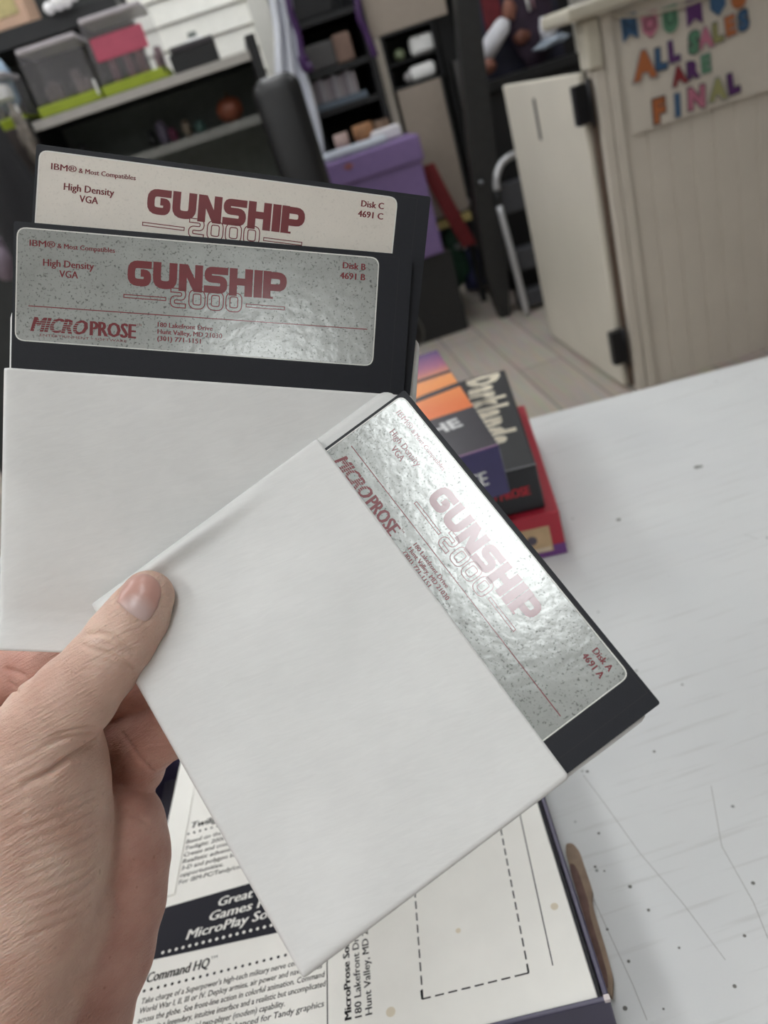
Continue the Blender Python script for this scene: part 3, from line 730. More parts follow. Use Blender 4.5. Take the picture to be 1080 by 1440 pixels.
carve(z3([(540, 482), (600, 492), (645, 522), (700, 535)]), CR * (.35), .6)
carve(z3([(470, 590), (560, 575), (650, 610), (700, 640)]), CR * (.2), .7)
carve(z3([(420, 640), (520, 620), (620, 650)]), CR * (.15), .7)
carve(z4([(452, 118), (400, 165), (310, 225), (220, 290), (90, 345)]), CR * (1.2), 1.2)
carve(z4([(440, 150), (380, 200), (330, 228)]), CR * (.7), .8)
carve(z4([(450, 95), (380, 115), (290, 130), (180, 175)]), CR * (.5), 1.0)
carve(z4([(450, 80), (350, 85), (220, 125)]), CR * (.3), .8)
for k in range(11):
    y0 = 330 + 55 * k
    carve(z4([(480 - 6 * k, y0), (380, y0 + 55), (250, y0 + 115), (90, y0 + 175)]), CR * (.22 + .1 * (k % 3 == 1)), .8)
for k in range(6):
    carve(z4([(200 - 20 * k, 180 + 70 * k), (120 - 10 * k, 215 + 70 * k), (10, 250 + 70 * k)]), CR * (.2), .9)
carve(z4([(540, 455), (600, 470), (660, 500), (720, 560)]), CR * (.35), .9)
carve(z4([(530, 690), (620, 690), (700, 680)]), CR * (.2), .9)
carve(z4([(500, 800), (540, 870), (560, 960)]), CR * (.25), 1.2)
carve(z3([(20, 616), (80, 636), (140, 662)]), CR * (.8), .9); carve(z3([(40, 690), (80, 720), (95, 760)]), CR * (.5), .8)
carve(z4([(545, 85), (600, 160), (650, 230), (705, 285)]), CR * (.5), 1.0)
# nail bed: sink the fold around the nail
NAIL = [(164, 846), (171, 826), (183, 813), (197, 806), (211, 807), (221, 815), (227, 831), (222, 851), (212, 868), (203, 873), (193, 869), (180, 860)]
carve(NAIL[7:] + [NAIL[0]], .55, .7, 4, False); carve([NAIL[0], NAIL[1], NAIL[2]], .35, .6, 4); carve([NAIL[5], NAIL[6], NAIL[7]], .35, .6, 4)
# to world space
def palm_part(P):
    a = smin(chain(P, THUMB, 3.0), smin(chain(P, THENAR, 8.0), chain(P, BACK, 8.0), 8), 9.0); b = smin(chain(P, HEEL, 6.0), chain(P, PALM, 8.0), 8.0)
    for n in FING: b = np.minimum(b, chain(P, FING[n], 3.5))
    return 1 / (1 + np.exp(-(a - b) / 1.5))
at_p = me.attributes.new('palm_skin_shade', 'FLOAT', 'POINT'); at_p.data.foreach_set('value', in_chunks(palm_part, V).astype(np.float32))
W = (CAM + (V / 1000) @ ROT.T).astype(np.float32)
def skin_mat():
    k = NT('skin'); tc = k.n('ShaderNodeTexCoord'); ob = tc.outputs['Object']
    def noise(scale, det, vec=ob, rough=.5):
        n = k.n('ShaderNodeTexNoise'); n.inputs['Scale'].default_value = scale; n.inputs['Detail'].default_value = det; n.inputs['Roughness'].default_value = rough; k.l(vec, n.inputs['Vector']); return n.outputs['Fac']
    rp = k.n('ShaderNodeValToRGB'); e = rp.color_ramp.elements
    e[0].position = .34; e[0].color = (*lin((212, 173, 155)), 1); e[1].position = .68; e[1].color = (*lin((234, 203, 185)), 1)
    k.l(noise(55, 5), rp.inputs[0])
    fr = k.n('ShaderNodeValToRGB'); e = fr.color_ramp.elements; e[0].position = .24; e[0].color = (.62, .5, .45, 1); e[1].position = .31; e[1].color = (1, 1, 1, 1)
    k.l(noise(330, 2), fr.inputs[0])
    mx = k.n('ShaderNodeMix', data_type='RGBA', blend_type='MULTIPLY'); mx.inputs[0].default_value = .5; k.l(rp.outputs[0], mx.inputs[6]); k.l(fr.outputs[0], mx.inputs[7])
    at_ = k.n('ShaderNodeAttribute', attribute_name='palm_skin_shade'); pm = k.n('ShaderNodeMix', data_type='RGBA', blend_type='MULTIPLY')
    k.l(at_.outputs['Fac'], pm.inputs[0]); k.l(mx.outputs[2], pm.inputs[6]); pm.inputs[7].default_value = (.78, .63, .63, 1)      # palm skin is redder; its darkening also paints in the shade on the heel
    k.l(pm.outputs[2], k.b.inputs['Base Color'])
    k.b.inputs['Roughness'].default_value = .5; k.b.inputs['Specular IOR Level'].default_value = .35
    k.b.inputs['Subsurface Weight'].default_value = .25; k.b.inputs['Subsurface Radius'].default_value = (1, .35, .2); k.b.inputs['Subsurface Scale'].default_value = .003
    ax = (at(130, 1090, .27) - at(20, 1150, .27)); ax /= np.linalg.norm(ax)
    vw = -ray(80, 1100); vw /= np.linalg.norm(vw); bx = np.cross(vw, ax); bx /= np.linalg.norm(bx); cxx = np.cross(ax, bx)
    E = Matrix((ax.tolist(), bx.tolist(), cxx.tolist())).to_euler()     # rotates the skin lines onto the first axis
    mp = k.n('ShaderNodeMapping'); mp.inputs['Rotation'].default_value = tuple(E); mp2 = k.n('ShaderNodeMapping'); mp2.inputs['Scale'].default_value = (90, 900, 500)
    k.l(ob, mp.inputs[0]); k.l(mp.outputs[0], mp2.inputs[0])
    fine = noise(1, 4, mp2.outputs[0], .6)
    pores = noise(1400, 2)
    ad = k.n('ShaderNodeMath', operation='MULTIPLY_ADD'); k.l(pores, ad.inputs[0]); ad.inputs[1].default_value = .35; k.l(fine, ad.inputs[2])
    bp = k.n('ShaderNodeBump'); bp.inputs['Strength'].default_value = .75; bp.inputs['Distance'].default_value = .0011; k.l(ad.outputs[0], bp.inputs['Height']); k.l(bp.outputs[0], k.b.inputs['Normal'])
    return k.m
me.vertices.foreach_set('co', W.ravel()); me.update()
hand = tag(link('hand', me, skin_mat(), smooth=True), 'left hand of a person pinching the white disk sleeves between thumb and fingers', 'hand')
# thumbnail: its own curved plate
cn = np.array([196, 840.0]); rings = 12; out = []
ring0 = smooth_path([(*p, 0) for p in NAIL] + [(*NAIL[0], 0)], 4)[:-1]; ring0 = [np.array(p[:2]) for p in ring0]; nn = len(ring0)
NV = []; NF = []
for j in range(rings + 1):
    s = 1 - j / rings
    for p in (ring0 if j < rings else [cn]):
        q = cn + (p - cn) * s; hpt = hit(*q); nr = grad(hpt.astype(np.float32)[None])[0]
        lift = .10 + .32 * (1 - s ** 4) if j else -.15
        NV.append(CAM + ROT @ ((hpt + nr * lift) / 1000))
for j in range(rings - 1):
    for i in range(nn): NF.append((j * nn + i, j * nn + (i + 1) % nn, (j + 1) * nn + (i + 1) % nn, (j + 1) * nn + i))
for i in range(nn): NF.append(((rings - 1) * nn + i, (rings - 1) * nn + (i + 1) % nn, rings * nn))
def nail_mat():
    k = NT('fingernail'); tc = k.n('ShaderNodeTexCoord'); lu = at(180, 858, .247)
    mp = k.n('ShaderNodeVectorMath', operation='DISTANCE'); k.l(tc.outputs['Object'], mp.inputs[0]); mp.inputs[1].default_value = tuple(CAM + ROT @ (hit(187, 866) / 1000))
    r = k.n('ShaderNodeValToRGB'); e = r.color_ramp.elements; e[0].position = .0058; e[0].color = (*lin((214, 186, 180)), 1); e[1].position = .0068; e[1].color = (*lin((206, 160, 148)), 1)
    k.l(mp.outputs['Value'], r.inputs[0]); k.l(r.outputs[0], k.b.inputs['Base Color']); k.b.inputs['Roughness'].default_value = .28
    nz = k.n('ShaderNodeTexNoise'); nz.inputs['Scale'].default_value = 700; k.l(tc.outputs['Object'], nz.inputs['Vector'])
    bp = k.n('ShaderNodeBump'); bp.inputs['Strength'].default_value = .12; bp.inputs['Distance'].default_value = .0004; k.l(nz.outputs[0], bp.inputs['Height']); k.l(bp.outputs[0], k.b.inputs['Normal']); return k.m
nm = pymesh(NV, NF); nb = bmesh.new(); nb.from_mesh(nm); bmesh.ops.recalc_face_normals(nb, faces=nb.faces); nb.to_mesh(nm); nb.free()
link('thumbnail', nm, nail_mat(), hand, smooth=True)

# ================================================================== COUNTER, GATE AND POSTER
PAINT = mat('cream_painted_board', (214, 206, 194), .5, var=.04, scale=6)
YF = 2.45
ct = empty('sales_counter', (1.7, 2.7, 0), 'cream beadboard counter partition with glossy ledge, poster on its front', 'counter')
prof = []; x = 1.055
while x < 2.6: prof += [(x, YF), (x + .060, YF), (x + .0635, YF + .005), (x + .067, YF)]; x += .07
bm = bmesh.new(); A_ = [bm.verts.new((a, b, .0)) for a, b in prof]; B_ = [bm.verts.new((a, b, 1.15)) for a, b in prof]
for i in range(len(prof) - 1): bm.faces.new((A_[i], A_[i + 1], B_[i + 1], B_[i]))
me = bmesh_out(bm); link('beadboard_panel', me, PAINT, ct)
box('carcass', (1.0, YF + .008, 0), (2.6, YF + .10, 1.15), PAINT, ct, 0)
boxes('corner_trim', [((.982, YF - .008, 0), (1.014, YF + .03, 1.15)), ((1.018, YF - .010, 0), (1.050, YF + .006, 1.15))], PAINT, ct, .002)
GLOSS = mat('glossy_cream_paint', (200, 194, 178), .25, var=.03)
box('ledge', (.905, YF - .06, 1.152), (2.65, YF + .16, 1.192), GLOSS, ct, .014, 4)
bm = bmesh.new(); add_box(bm, (.962, YF - .022, 1.02), (1.012, YF + .05, 1.152), .012, 4); link('corbel', bmesh_out(bm), GLOSS, ct)
gt = empty('counter_gate', (.95, 2.5, 0), 'cream swing gate standing open beside the sales counter', 'gate')
GP = mat('gate_paint', (222, 216, 202), .35, var=.03, scale=5)
box('panel', (.952, 2.50, .012), (.974, 3.275, 1.022), GP, gt, .006, 3)
BKM = mat('black_metal', (26, 26, 30), .4, .3)
for z0, z1 in ((.885, .995), (.115, .232)):
    hg = box('hinge', (.918, 2.452, z0), (.962, 2.488, z1), BKM, gt, .004)
    tube('hinge_pin', [(.962, 2.45, z0 - .01), (.962, 2.45, z1 + .01)], .006, BKM, hg)
box('finger_slot', (.9495, 2.918, .832), (.9525, 2.938, .968), BKM, gt, .001)
box('edge_strip', (.968, 2.466, .02), (.9805, 2.492, 1.0), mat('brown_edge', (92, 76, 64), .6), gt, .001)
# poster
pa = ony(868, 24, YF - .012); pb = ony(889, 190, YF - .012)
PX0, PZ0 = pb[0], pb[2]; PX1 = PX0 + .50; PZ1 = 1.148
po = empty('sale_poster', (PX0 + .25, YF - .012, PZ0), 'white poster of cut-out coloured letters reading all sales are final on the counter front', 'poster')
bm = bmesh.new(); nx = 24
for s in range(2):
    pass
Vp = []; Fp = []
for th in (0, .0012):
    for j in range(9):
        for i in range(nx + 1):
            u = i / nx; v = j / 8; curl = .014 * max(0, u - .5) ** 2 * 4 * (1 - v) ** 3
            Vp.append((PX0 + u * .5, YF - .0125 - curl + th, PZ0 + v * (PZ1 - PZ0)))
Wd = nx + 1; Np = Wd * 9
for j in range(8):
    for i in range(nx): a = j * Wd + i; Fp += [(a, a + 1, a + Wd + 1, a + Wd), (Np + a, Np + a + Wd, Np + a + Wd + 1, Np + a + 1)]
rim = list(range(nx)) + [j * Wd + nx for j in range(8)] + [8 * Wd + nx - i for i in range(nx)] + [(8 - j) * Wd for j in range(8)]
for a, b in zip(rim, rim[1:] + rim[:1]): Fp.append((a, Np + a, Np + b, b))
link('card', pymesh(Vp, Fp), mat('poster_card', (214, 206, 194), .6, var=.02), po)
bm.free()
CL = {'o': (176, 104, 62), 'b': (62, 96, 132), 'p': (92, 50, 108), 'g': (92, 138, 112), 'k': (190, 118, 140), 'y': (160, 158, 108), 'r': (136, 44, 50)}
LM = {k: mat('letter_card_' + n, CL[k], .55) for k, n in zip('obpgkyr', ('orange', 'blue', 'purple', 'green', 'pink', 'olive', 'red'))}
OUTL = mat('letter_outline_card', (70, 66, 70), .6); HALO = mat('letter_backing_card', (150, 150, 150), .6)  # dark and grey card outlines beneath the coloured letters
LET = [('A', 262, 430, 36, 'o'), ('L', 372, 388, 27, 'b'), ('L', 457, 338, 27, 'p'), ('S', 590, 280, 27, 'g'), ('A', 665, 250, 25, 'k'), ('L', 748, 213, 24, 'y'), ('E', 828, 170, 25, 'o'), ('S', 915, 135, 25, 'b'),
       ('A', 490, 500, 24, 'r'), ('R', 585, 460, 22, 'p'), ('E', 668, 420, 23, 'g'), ('F', 360, 730, 32, 'o'), ('I', 480, 695, 30, 'b'), ('N', 605, 645, 29, 'k'), ('A', 740, 590, 29, 'y'), ('L', 845, 550, 27, 'p')]
YP = YF - .0145
for i, (ch, x, y, h, c) in enumerate(LET):
    p = ony(850 + x / 4.696, y / 4.696, YP); cap = h / F_PX * 2.62 * 1000 * .72
    yy = YP - (.006 if (ch in 'AL' and x > 700 and y > 500) else .001)
    def shape(bold, k=1.0):
        V_, F_ = text2d(ch, cap, None, bold); V_ = V_ * np.array([.92, 1]); c_ = (V_.max(0) + V_.min(0)) / 2
        return (V_ - c_) * k, F_
    tilt = random.uniform(-.08, .08)
    lo_ = flat('letter', [place(shape(.065), 0, 0, tilt)], lambda u, v, hh: (p[0] + u / 1000, yy - hh, p[2] + v / 1000), .0020, LM[c], po)
    flat('letter_outline', [place(shape(.105, 1.02), 0, 0, tilt)], lambda u, v, hh: (p[0] + u / 1000, yy - hh, p[2] + v / 1000), .0012, OUTL if i % 2 else HALO, lo_)
bt = empty('pennant_bunting', tuple(ony(960, 20, YF - .02)), 'string of coloured paper pennants along the top of the poster', 'bunting')
sp_ = [ony(x, y, YF - .022) for x, y in ((862, 21), (880, 23), (905, 21), (935, 15), (965, 7), (1000, -6), (1040, -20), (1080, -36))]
tube('string', smooth_path(sp_, 4), .0045, mat('cream_cord', (190, 182, 168), .6), bt, 8)
for (x, y, c, shp, letter) in ((165, 182, 'b', 'swallow', 'N'), (300, 165, 'k', 'point', 'O'), (435, 128, 'g', 'round', 'U'), (592, 80, 'p', 'swallow', ''), (748, 18, 'b', 'point', ''), (885, -30, 'o', 'round', '')):
    p = ony(850 + x / 4.696, y / 4.696, YF - .02)
    W_, H_ = 23, 33
    pts = {'swallow': [(-W_, H_), (W_, H_), (W_, -H_), (0, -H_ * .5), (-W_, -H_)], 'point': [(-W_, H_), (W_, H_), (W_, -H_ * .35), (0, -H_), (-W_, -H_ * .35)],
           'round': [(-W_, H_), (W_, H_)] + [(W_ * math.cos(t), -H_ * .25 - H_ * .75 * math.sin(t)) for t in np.linspace(0, math.pi, 12)]}[shp]
    fnp = lambda u, v, hh: (p[0] + u / 1000, YF - .020 - hh, p[2] + v / 1000)
    pe = link('pennant', prism(poly(pts), fnp, 0, .001), LM[c], bt)
    if letter:
        V_, F_ = text2d(letter, 34, None, .05); c_ = (V_.max(0) + V_.min(0)) / 2
        flat('pennant_letter', [place((V_ - c_, F_), 0, 4)], fnp, .0018, mat('pennant_ink_' + c, tuple(int(v * .72) for v in CL[c]), .6), pe)

# ================================================================== BACK OF THE SHOP
def xz(px, py, Y):
    p = ony(px, py, Y); return float(p[0]), float(p[2])
def pbox(name, px0, py0, px1, py1, Y, depth, m, parent=None, bev=.006):
    """A box whose front face stands at distance Y between two picture corners (top left, bottom right)."""
    x0, z1 = xz(px0, py0, Y); x1, z0 = xz(px1, py1, Y)
    return box(name, (min(x0, x1), Y, min(z0, z1)), (max(x0, x1), Y + depth, max(z0, z1)), m, parent, bev)
def one(o, label, cat, group=None): return tag(o, label, cat, group)
BLACK = mat('black_laminate', (30, 31, 33), .45, var=.1)
DGREY = mat('dark_grey_board', (118, 124, 119), .6, var=.1)
LGREY = mat('light_grey_edge', (176, 172, 166), .5, var=.05)
WHITE = mat('white_plastic', (232, 232, 230), .35, var=.03)

# ---- black shelf unit at the left
YS = 3.0
su = empty('shelf_unit', (-.3, YS + .2, 0), 'black shelf unit with pale grey top edge at the left rear', 'shelf unit')
XL, XR = -.70, .06; ZT = 1.375
box('side_panel', (XL - .03, YS, 0), (XL, YS + .42, ZT + .02), BLACK, su); box('side_panel', (XR, YS, 0), (XR + .035, YS + .42, ZT + .045), BLACK, su)
box('back_panel', (XL, YS + .40, 0), (XR, YS + .415, ZT), DGREY, su, 0)
for k, z in enumerate((ZT, 1.19, .78, .4, .06)):
    sh = box('shelf', (XL, YS + .012, z - .022), (XR, YS + .40, z), BLACK if k == 0 else DGREY, su, .002)
    box('edge_band', (XL, YS, z - .026), (XR, YS + .012, z + .002), LGREY if k == 0 else mat('grey_edge', (112, 112, 108), .5), sh, .001)
# clear cases with lime green bases on its top
CLEAR = mat('clear_plastic', (150, 146, 150), .15, var=.1, scale=15)
def clear_mat():
    k = NT('clear_case_plastic'); k.b.inputs['Base Color'].default_value = (*lin((214, 210, 216)), 1); k.b.inputs['Roughness'].default_value = .18
    k.b.inputs['Alpha'].default_value = .15
    nz = k.n('ShaderNodeTexNoise'); nz.inputs['Scale'].default_value = 30; bp = k.n('ShaderNodeBump'); bp.inputs['Strength'].default_value = .5; bp.inputs['Distance'].default_value = .01
    k.l(nz.outputs[0], bp.inputs['Height']); k.l(bp.outputs[0], k.b.inputs['Normal']); return k.m
CLEAR = clear_mat()
LIME = mat('lime_green_plastic', (150, 166, 40), .4, var=.08)
GOODS = [mat('grey_goods', (110, 104, 108), .6, var=.3, scale=20), mat('mauve_goods', (128, 92, 100), .6, var=.3, scale=20), mat('brown_goods', (96, 84, 84), .6, var=.35, scale=22)]
Zt = ZT + .004
cases = [(-.86, -.715, .155, 0, 'clear case holding a white block on lime base, on the tall dark carton'), (-.665, -.447, .19, 2, 'clear case of grey goods on lime base, left half of the shelf top'), (-.440, -.214, .215, 1, 'clear case with pink panel on lime base, tallest on the shelf top')]
tcn = tag(box('tall_carton', (-.90, YS + .0, 0), (-.742, YS + .34, Zt - .001), mat('dark_brown_carton', (70, 62, 60), .7, var=.15), None, .004), 'tall dark brown carton standing left of the black shelf unit', 'carton')
for i, (x0, x1, h, gi, lb) in enumerate(cases):
    c = empty('plastic_case', ((x0 + x1) / 2, YS + .12, Zt), lb, 'plastic case', 'clear cases on lime bases')
    box('base', (x0, YS + .012, Zt), (x1, YS + .26, Zt + .032), LIME, c, .004)
    box('clear_cover', (x0 + .004, YS + .016, Zt + .033), (x1 - .004, YS + .255, Zt + h), CLEAR, c, .012, 3)
    box('lid_edge', (x0 + .01, YS + .014, Zt + h - .006), (x1 - .01, YS + .25, Zt + h + .010), mat('pale_lid', (190, 184, 188), .3), c, .004)
    bm = bmesh.new(); rr = random.Random(i)
    for k in range(7):
        a = x0 + .016 + (x1 - x0 - .05) * rr.random(); b = YS + .05 + .12 * rr.random()
        add_box(bm, (a, b, Zt + .034), (a + .025, b + .04, Zt + .04 + (h - .07) * rr.uniform(.3, .6)), .004)
    link('contents', bmesh_out(bm), GOODS[gi], c)
    if gi == 1: box('pink_panel', (x0 + .02, YS + .0135, Zt + .098), (x1 - .03, YS + .0155, Zt + .165), mat('pink_card', (188, 84, 106), .5, var=.08), c, .003)
    if gi == 0: box('white_block', (x0 + .03, YS + .020, Zt + .085), (x1 - .02, YS + .10, Zt + .128), WHITE, c, .006)
    boxes('clip', [((x1 - .012, YS + .004, Zt + .015), (x1 - .004, YS + .014, Zt + .06))], WHITE if i < 2 else BLACK, c, .002)
one(lathe('white_jar', [(.0, 0), (.030, 0), (.032, .03), (.026, .05), (.0, .052)], WHITE, None, (-.165, YS + .12, Zt + .0)), 'small white jar beside the clear case with the pink panel', 'jar')
sb = empty('slab_box', (-.08, YS + .15, Zt), 'flat black box on the right end of the shelf top', 'box')
x0, _z = xz(240, 90, YS); x1, _z = xz(308, 80, YS)
box('carton', (x0, YS + .02, Zt), (x1, YS + .26, Zt + .055), BLACK, sb); box('lid', (x0 + .01, YS + .016, Zt + .056), (x1, YS + .26, Zt + .075), mat('charcoal_card', (58, 54, 58), .5), sb)
rl = empty('paper_roll', (-.13, YS + .3, Zt), 'white paper roll with grey end behind the flat black box', 'paper roll')
lathe('roll', [(0, 0), (.034, 0), (.034, .11), (0, .11)], WHITE, rl, (-.11, YS + .33, Zt)); lathe('core', [(0, 0), (.016, 0), (.016, .02), (0, .02)], DGREY, rl, (-.11, YS + .33, Zt + .1105))
# things on the inner shelf
Zi = 1.192
inner = [('small_figure', 215, 'small black trinket on the inner shelf of the black unit', (.018, .02, .03), BLACK), ('small_figure', 232, 'small mauve grey trinket next to the black one on the inner shelf', (.022, .02, .042), mat('mauve_trinket', (112, 104, 122), .5)),
         ('small_figure', 246, 'small magenta trinket on the inner shelf of the black unit', (.016, .02, .026), mat('magenta_trinket', (120, 62, 88), .5)), ('small_figure', 268, 'small beige trinket on the inner shelf beside the teal one', (.016, .02, .03), mat('beige_trinket', (150, 136, 120), .5)), ('small_figure', 288, 'small teal trinket on the inner shelf of the black unit', (.02, .02, .022), mat('teal_trinket', (84, 112, 106), .5))]
for i, (n, px, lb, r_, m) in enumerate(inner):
    X, _z = xz(px, 195, YS + .2); one(blob(n, (X, YS + .2, Zi + r_[2] * .98), r_, m, None, .25, 3, 3, i), lb, 'trinket', 'trinkets on the inner shelf')
X, _z = xz(322, 150, YS + .15)
pk = empty('pumpkin', (X, YS + .15, Zi), 'dark orange pumpkin ornament at the right end of the inner shelf', 'pumpkin')
bm = bmesh.new(); bmesh.ops.create_uvsphere(bm, u_segments=32, v_segments=16, radius=1)
for v in bm.verts:
    a = math.atan2(v.co.y, v.co.x); k = 1 + .09 * abs(math.sin(4 * a)); v.co = Vector((X + v.co.x * .046 * k, YS + .15 + v.co.y * .046 * k, Zi + .042 + v.co.z * .042))
link('body', bmesh_out(bm), mat('orange_pumpkin', (126, 68, 46), .5, var=.15), pk, smooth=True); tube('stem', [(X, YS + .15, Zi + .08), (X + .006, YS + .15, Zi + .1)], [.007, .005], mat('brown_stem', (70, 58, 40), .7), pk)
X, _z = xz(345, 224, YS + .15); one(lathe('bowl', [(0, 0), (.02, 0), (.036, .022), (.034, .03), (0, .028)], mat('rust_glaze', (132, 88, 66), .4), None, (X - .02, YS + .15, .782)), 'small rust coloured bowl on the lower shelf of the black unit', 'bowl')
X, _z = xz(112, 200, YS + .18); one(box('dark_bottle', (X - .012, YS + .18, Zi), (X + .014, YS + .21, Zi + .09), BLACK, None, .008, 3), 'thin black upright bottle on the left part of the inner shelf', 'bottle')

# ---- upper shelf above it, with goods
YU = 3.25
us = empty('upper_shelf', (-.5, YU + .2, 1.62), 'dark overhead shelf above the clear plastic cases', 'shelf')
x1, zb = xz(172, 25, YU); x0 = -1.7
box('board', (x0, YU, 1.62), (x1, YU + .4, 1.675), BLACK, us); box('upright', (x1 - .04, YU + .36, 0), (x1, YU + .4, 2.2), BLACK, us, .002); box('backing', (x0, YU + .40, .0), (x1 - .02, YU + .41, 2.4), mat('charcoal_board', (56, 58, 58), .7), us, 0)
X, z_ = xz(10, 30, YU + .02)
pb_ = empty('printed_carton', (X, YU + .1, 1.68), 'peach and cream printed carton at the top left corner', 'carton')
box('carton', (X - .25, YU + .02, 1.678), (X + .075, YU + .24, 1.90), mat('peach_card', (214, 178, 152), .5, var=.08, scale=8), pb_); box('yellow_panel', (X - .03, YU + .016, 1.712), (X + .05, YU + .0195, 1.78), mat('yellow_print', (200, 186, 130), .5, var=.2), pb_, 0); box('grey_panel', (X - .18, YU + .016, 1.72), (X - .045, YU + .0195, 1.78), mat('mauve_print', (150, 134, 140), .5, var=.2), pb_, 0)
for i, (px, py, r_) in enumerate(((71, 13, .019), (83, 5, .024), (94, 2, .022), (104, -6, .02))):
    X, Z = xz(px, py, YU - .01); one(blob('glass_bauble', (X, YU - .01 - r_, Z), (r_, r_, r_), mat('bright_glass', (240, 240, 240), .12, var=.03), None, .05, 2, 3, i),
        ['lowest left white bauble hanging by the dark shelf top', 'second white bauble from the left by the dark shelf top', 'third white bauble from the left by the dark shelf top', 'fourth white bauble from the left by the dark shelf top'][i], 'bauble', 'white baubles hanging by the upper shelf')
X, Z = xz(8, 118, 3.1); one(blob('plastic_bag', (X - .03, 3.15, Z + .01), (.05, .06, .08), mat('pale_blue_plastic', (142, 164, 184), .3, var=.15), None, .3, 3, 4, 5), 'pale blue plastic bag at the left edge beside the clear cases', 'bag')
X, Z = xz(6, 190, 2.9); one(blob('dark_coat', (X - .05, 2.84, Z - .28), (.09, .09, .46), mat('black_cloth', (32, 32, 36), .8, var=.1), None, .2, 3, 4, 9), 'dark cloth coat hanging at the left edge beside the shelf unit', 'coat')
X, Z = xz(42, 195, 2.93); one(blob('silver_garland', (X - .01, 2.94, Z + .01), (.020, .02, .085), mat('grey_beige_tinsel', (128, 120, 112), .5, var=.3, scale=60, bump=.5), None, .5, 6, 4, 3), 'grey beige tinsel hanging at the left end of the shelf unit', 'garland')
X, Z = xz(8, 280, 2.9); one(blob('brown_bear', (X - .035, 2.9, Z - .02), (.06, .05, .075), mat('brown_plush', (126, 100, 84), .9, var=.2, bump=.5), None, .25, 3, 4, 12), 'brown plush shape low at the left edge beside the disks', 'plush')
X, Z = xz(5, 350, 2.9); one(blob('lilac_cushion', (X - .04, 2.95, Z - .03), (.06, .06, .07), mat('lilac_cloth', (150, 136, 150), .9, var=.15), None, .2, 3, 4, 15), 'lilac grey cushion low at the left edge beside Disk B', 'cushion')
one(box('pallet_box', (-1.1, 2.4, 0), (-.78, 2.95, .45), mat('dark_brown_box', (62, 52, 50), .7, var=.2), None, .01), 'dark brown box on the floor at the left edge', 'box')

# ---- black padded chair beside the shelf
YC = 2.72
CXX = xz(398, 150, YC)[0]; CXT = xz(392, 100, YC)[1]
ch = empty('padded_chair', (CXX, YC - .1, 0), 'black padded chair beside the shelf unit', 'chair')
LEATH = mat('black_leather', (17, 17, 19), .45, var=.15, bump=.2, bscale=60)
Mx = Matrix.Translation((CXX, YC + .06, CXT - .235)) @ Matrix.Rotation(math.radians(-8), 4, 'X')
bm = bmesh.new(); add_box(bm, (-.078, -.05, -.36), (.078, .05, .235), .048, 5, Mx); link('backrest', bmesh_out(bm), LEATH, ch, smooth=True)
bm = bmesh.new(); add_box(bm, (CXX - .2, YC - .36, .42), (CXX + .2, YC + .02, .52), .04, 4); link('seat', bmesh_out(bm), LEATH, ch, smooth=True)
tube('post', [(CXX, YC - .16, .06), (CXX, YC - .16, .42)], .03, BLACK, ch)
for k in range(5):
    a = k * 2 * math.pi / 5; tube('foot', [(CXX, YC - .16, .07), (CXX + .22 * math.cos(a), YC - .16 + .22 * math.sin(a), .03)], [.025, .018], BLACK, ch)
tube('spine', [(CXX, YC + .02, .46), (CXX, YC + .10, .80)], .02, BLACK, ch)

# ---- white plastic drape and purple garlands
YD = 3.9
def curtain(name, edge_l, edge_r, Y, m, label, cat, amp=.02):
    L = smooth_path([(*xz(*p, Y), 0) for p in edge_l], 6); R_ = smooth_path([(*xz(*p, Y), 0) for p in edge_r], 6); n = min(len(L), len(R_)); K = 30; V = []; Fc = []
    for th in (0, .002):
        for j in range(n):
            for i in range(K + 1):
                t = i / K; x = L[j][0] * (1 - t) + R_[j][0] * t; z = L[j][1] * (1 - t) + R_[j][1] * t
                V.append((x, Y + th + amp * math.sin(t * 17 + j * .12) + .4 * amp * math.sin(t * 41 + j * .3), z))
    W_ = K + 1; N_ = W_ * n
    for j in range(n - 1):
        for i in range(K): a = j * W_ + i; Fc += [(a, a + W_, a + W_ + 1, a + 1), (N_ + a, N_ + a + 1, N_ + a + W_ + 1, N_ + a + W_)]
    return one(link(name, pymesh(V, Fc), m, smooth=True), label, cat)
curtain('plastic_drape', [(372, -30), (385, 40), (388, 110), (402, 150), (418, 200), (432, 235)], [(405, -40), (416, 40), (428, 90), (440, 130), (452, 180), (458, 225)], YD - .02, mat('white_film', (222, 224, 232), .3, var=.06, scale=8), 'white and bluish plastic drape hanging beside the black rack', 'drape', .025)
PUR = mat('purple_tinsel', (66, 36, 86), .4, var=.3, scale=80, bump=.6)
for i, (pts, r_, lb) in enumerate(((((402, -20), (408, 15), (420, 50), (424, 80)), .014, 'purple tinsel garland along the edge of the white drape, upper length'), (((424, 78), (430, 95), (438, 92)), .022, 'short purple tinsel tuft low on the edge of the white drape'), (((502, -10), (506, 25), (515, 45), (528, 80)), .014, 'purple tinsel garland at the right of the black rack'))):
    P_ = [np.array([xz(x, y, YD - .07)[0], YD - .07, xz(x, y, YD - .07)[1]]) for x, y in pts]
    one(tube('tinsel_garland', smooth_path(P_, 5), r_, PUR), lb, 'garland', 'purple tinsel garlands')

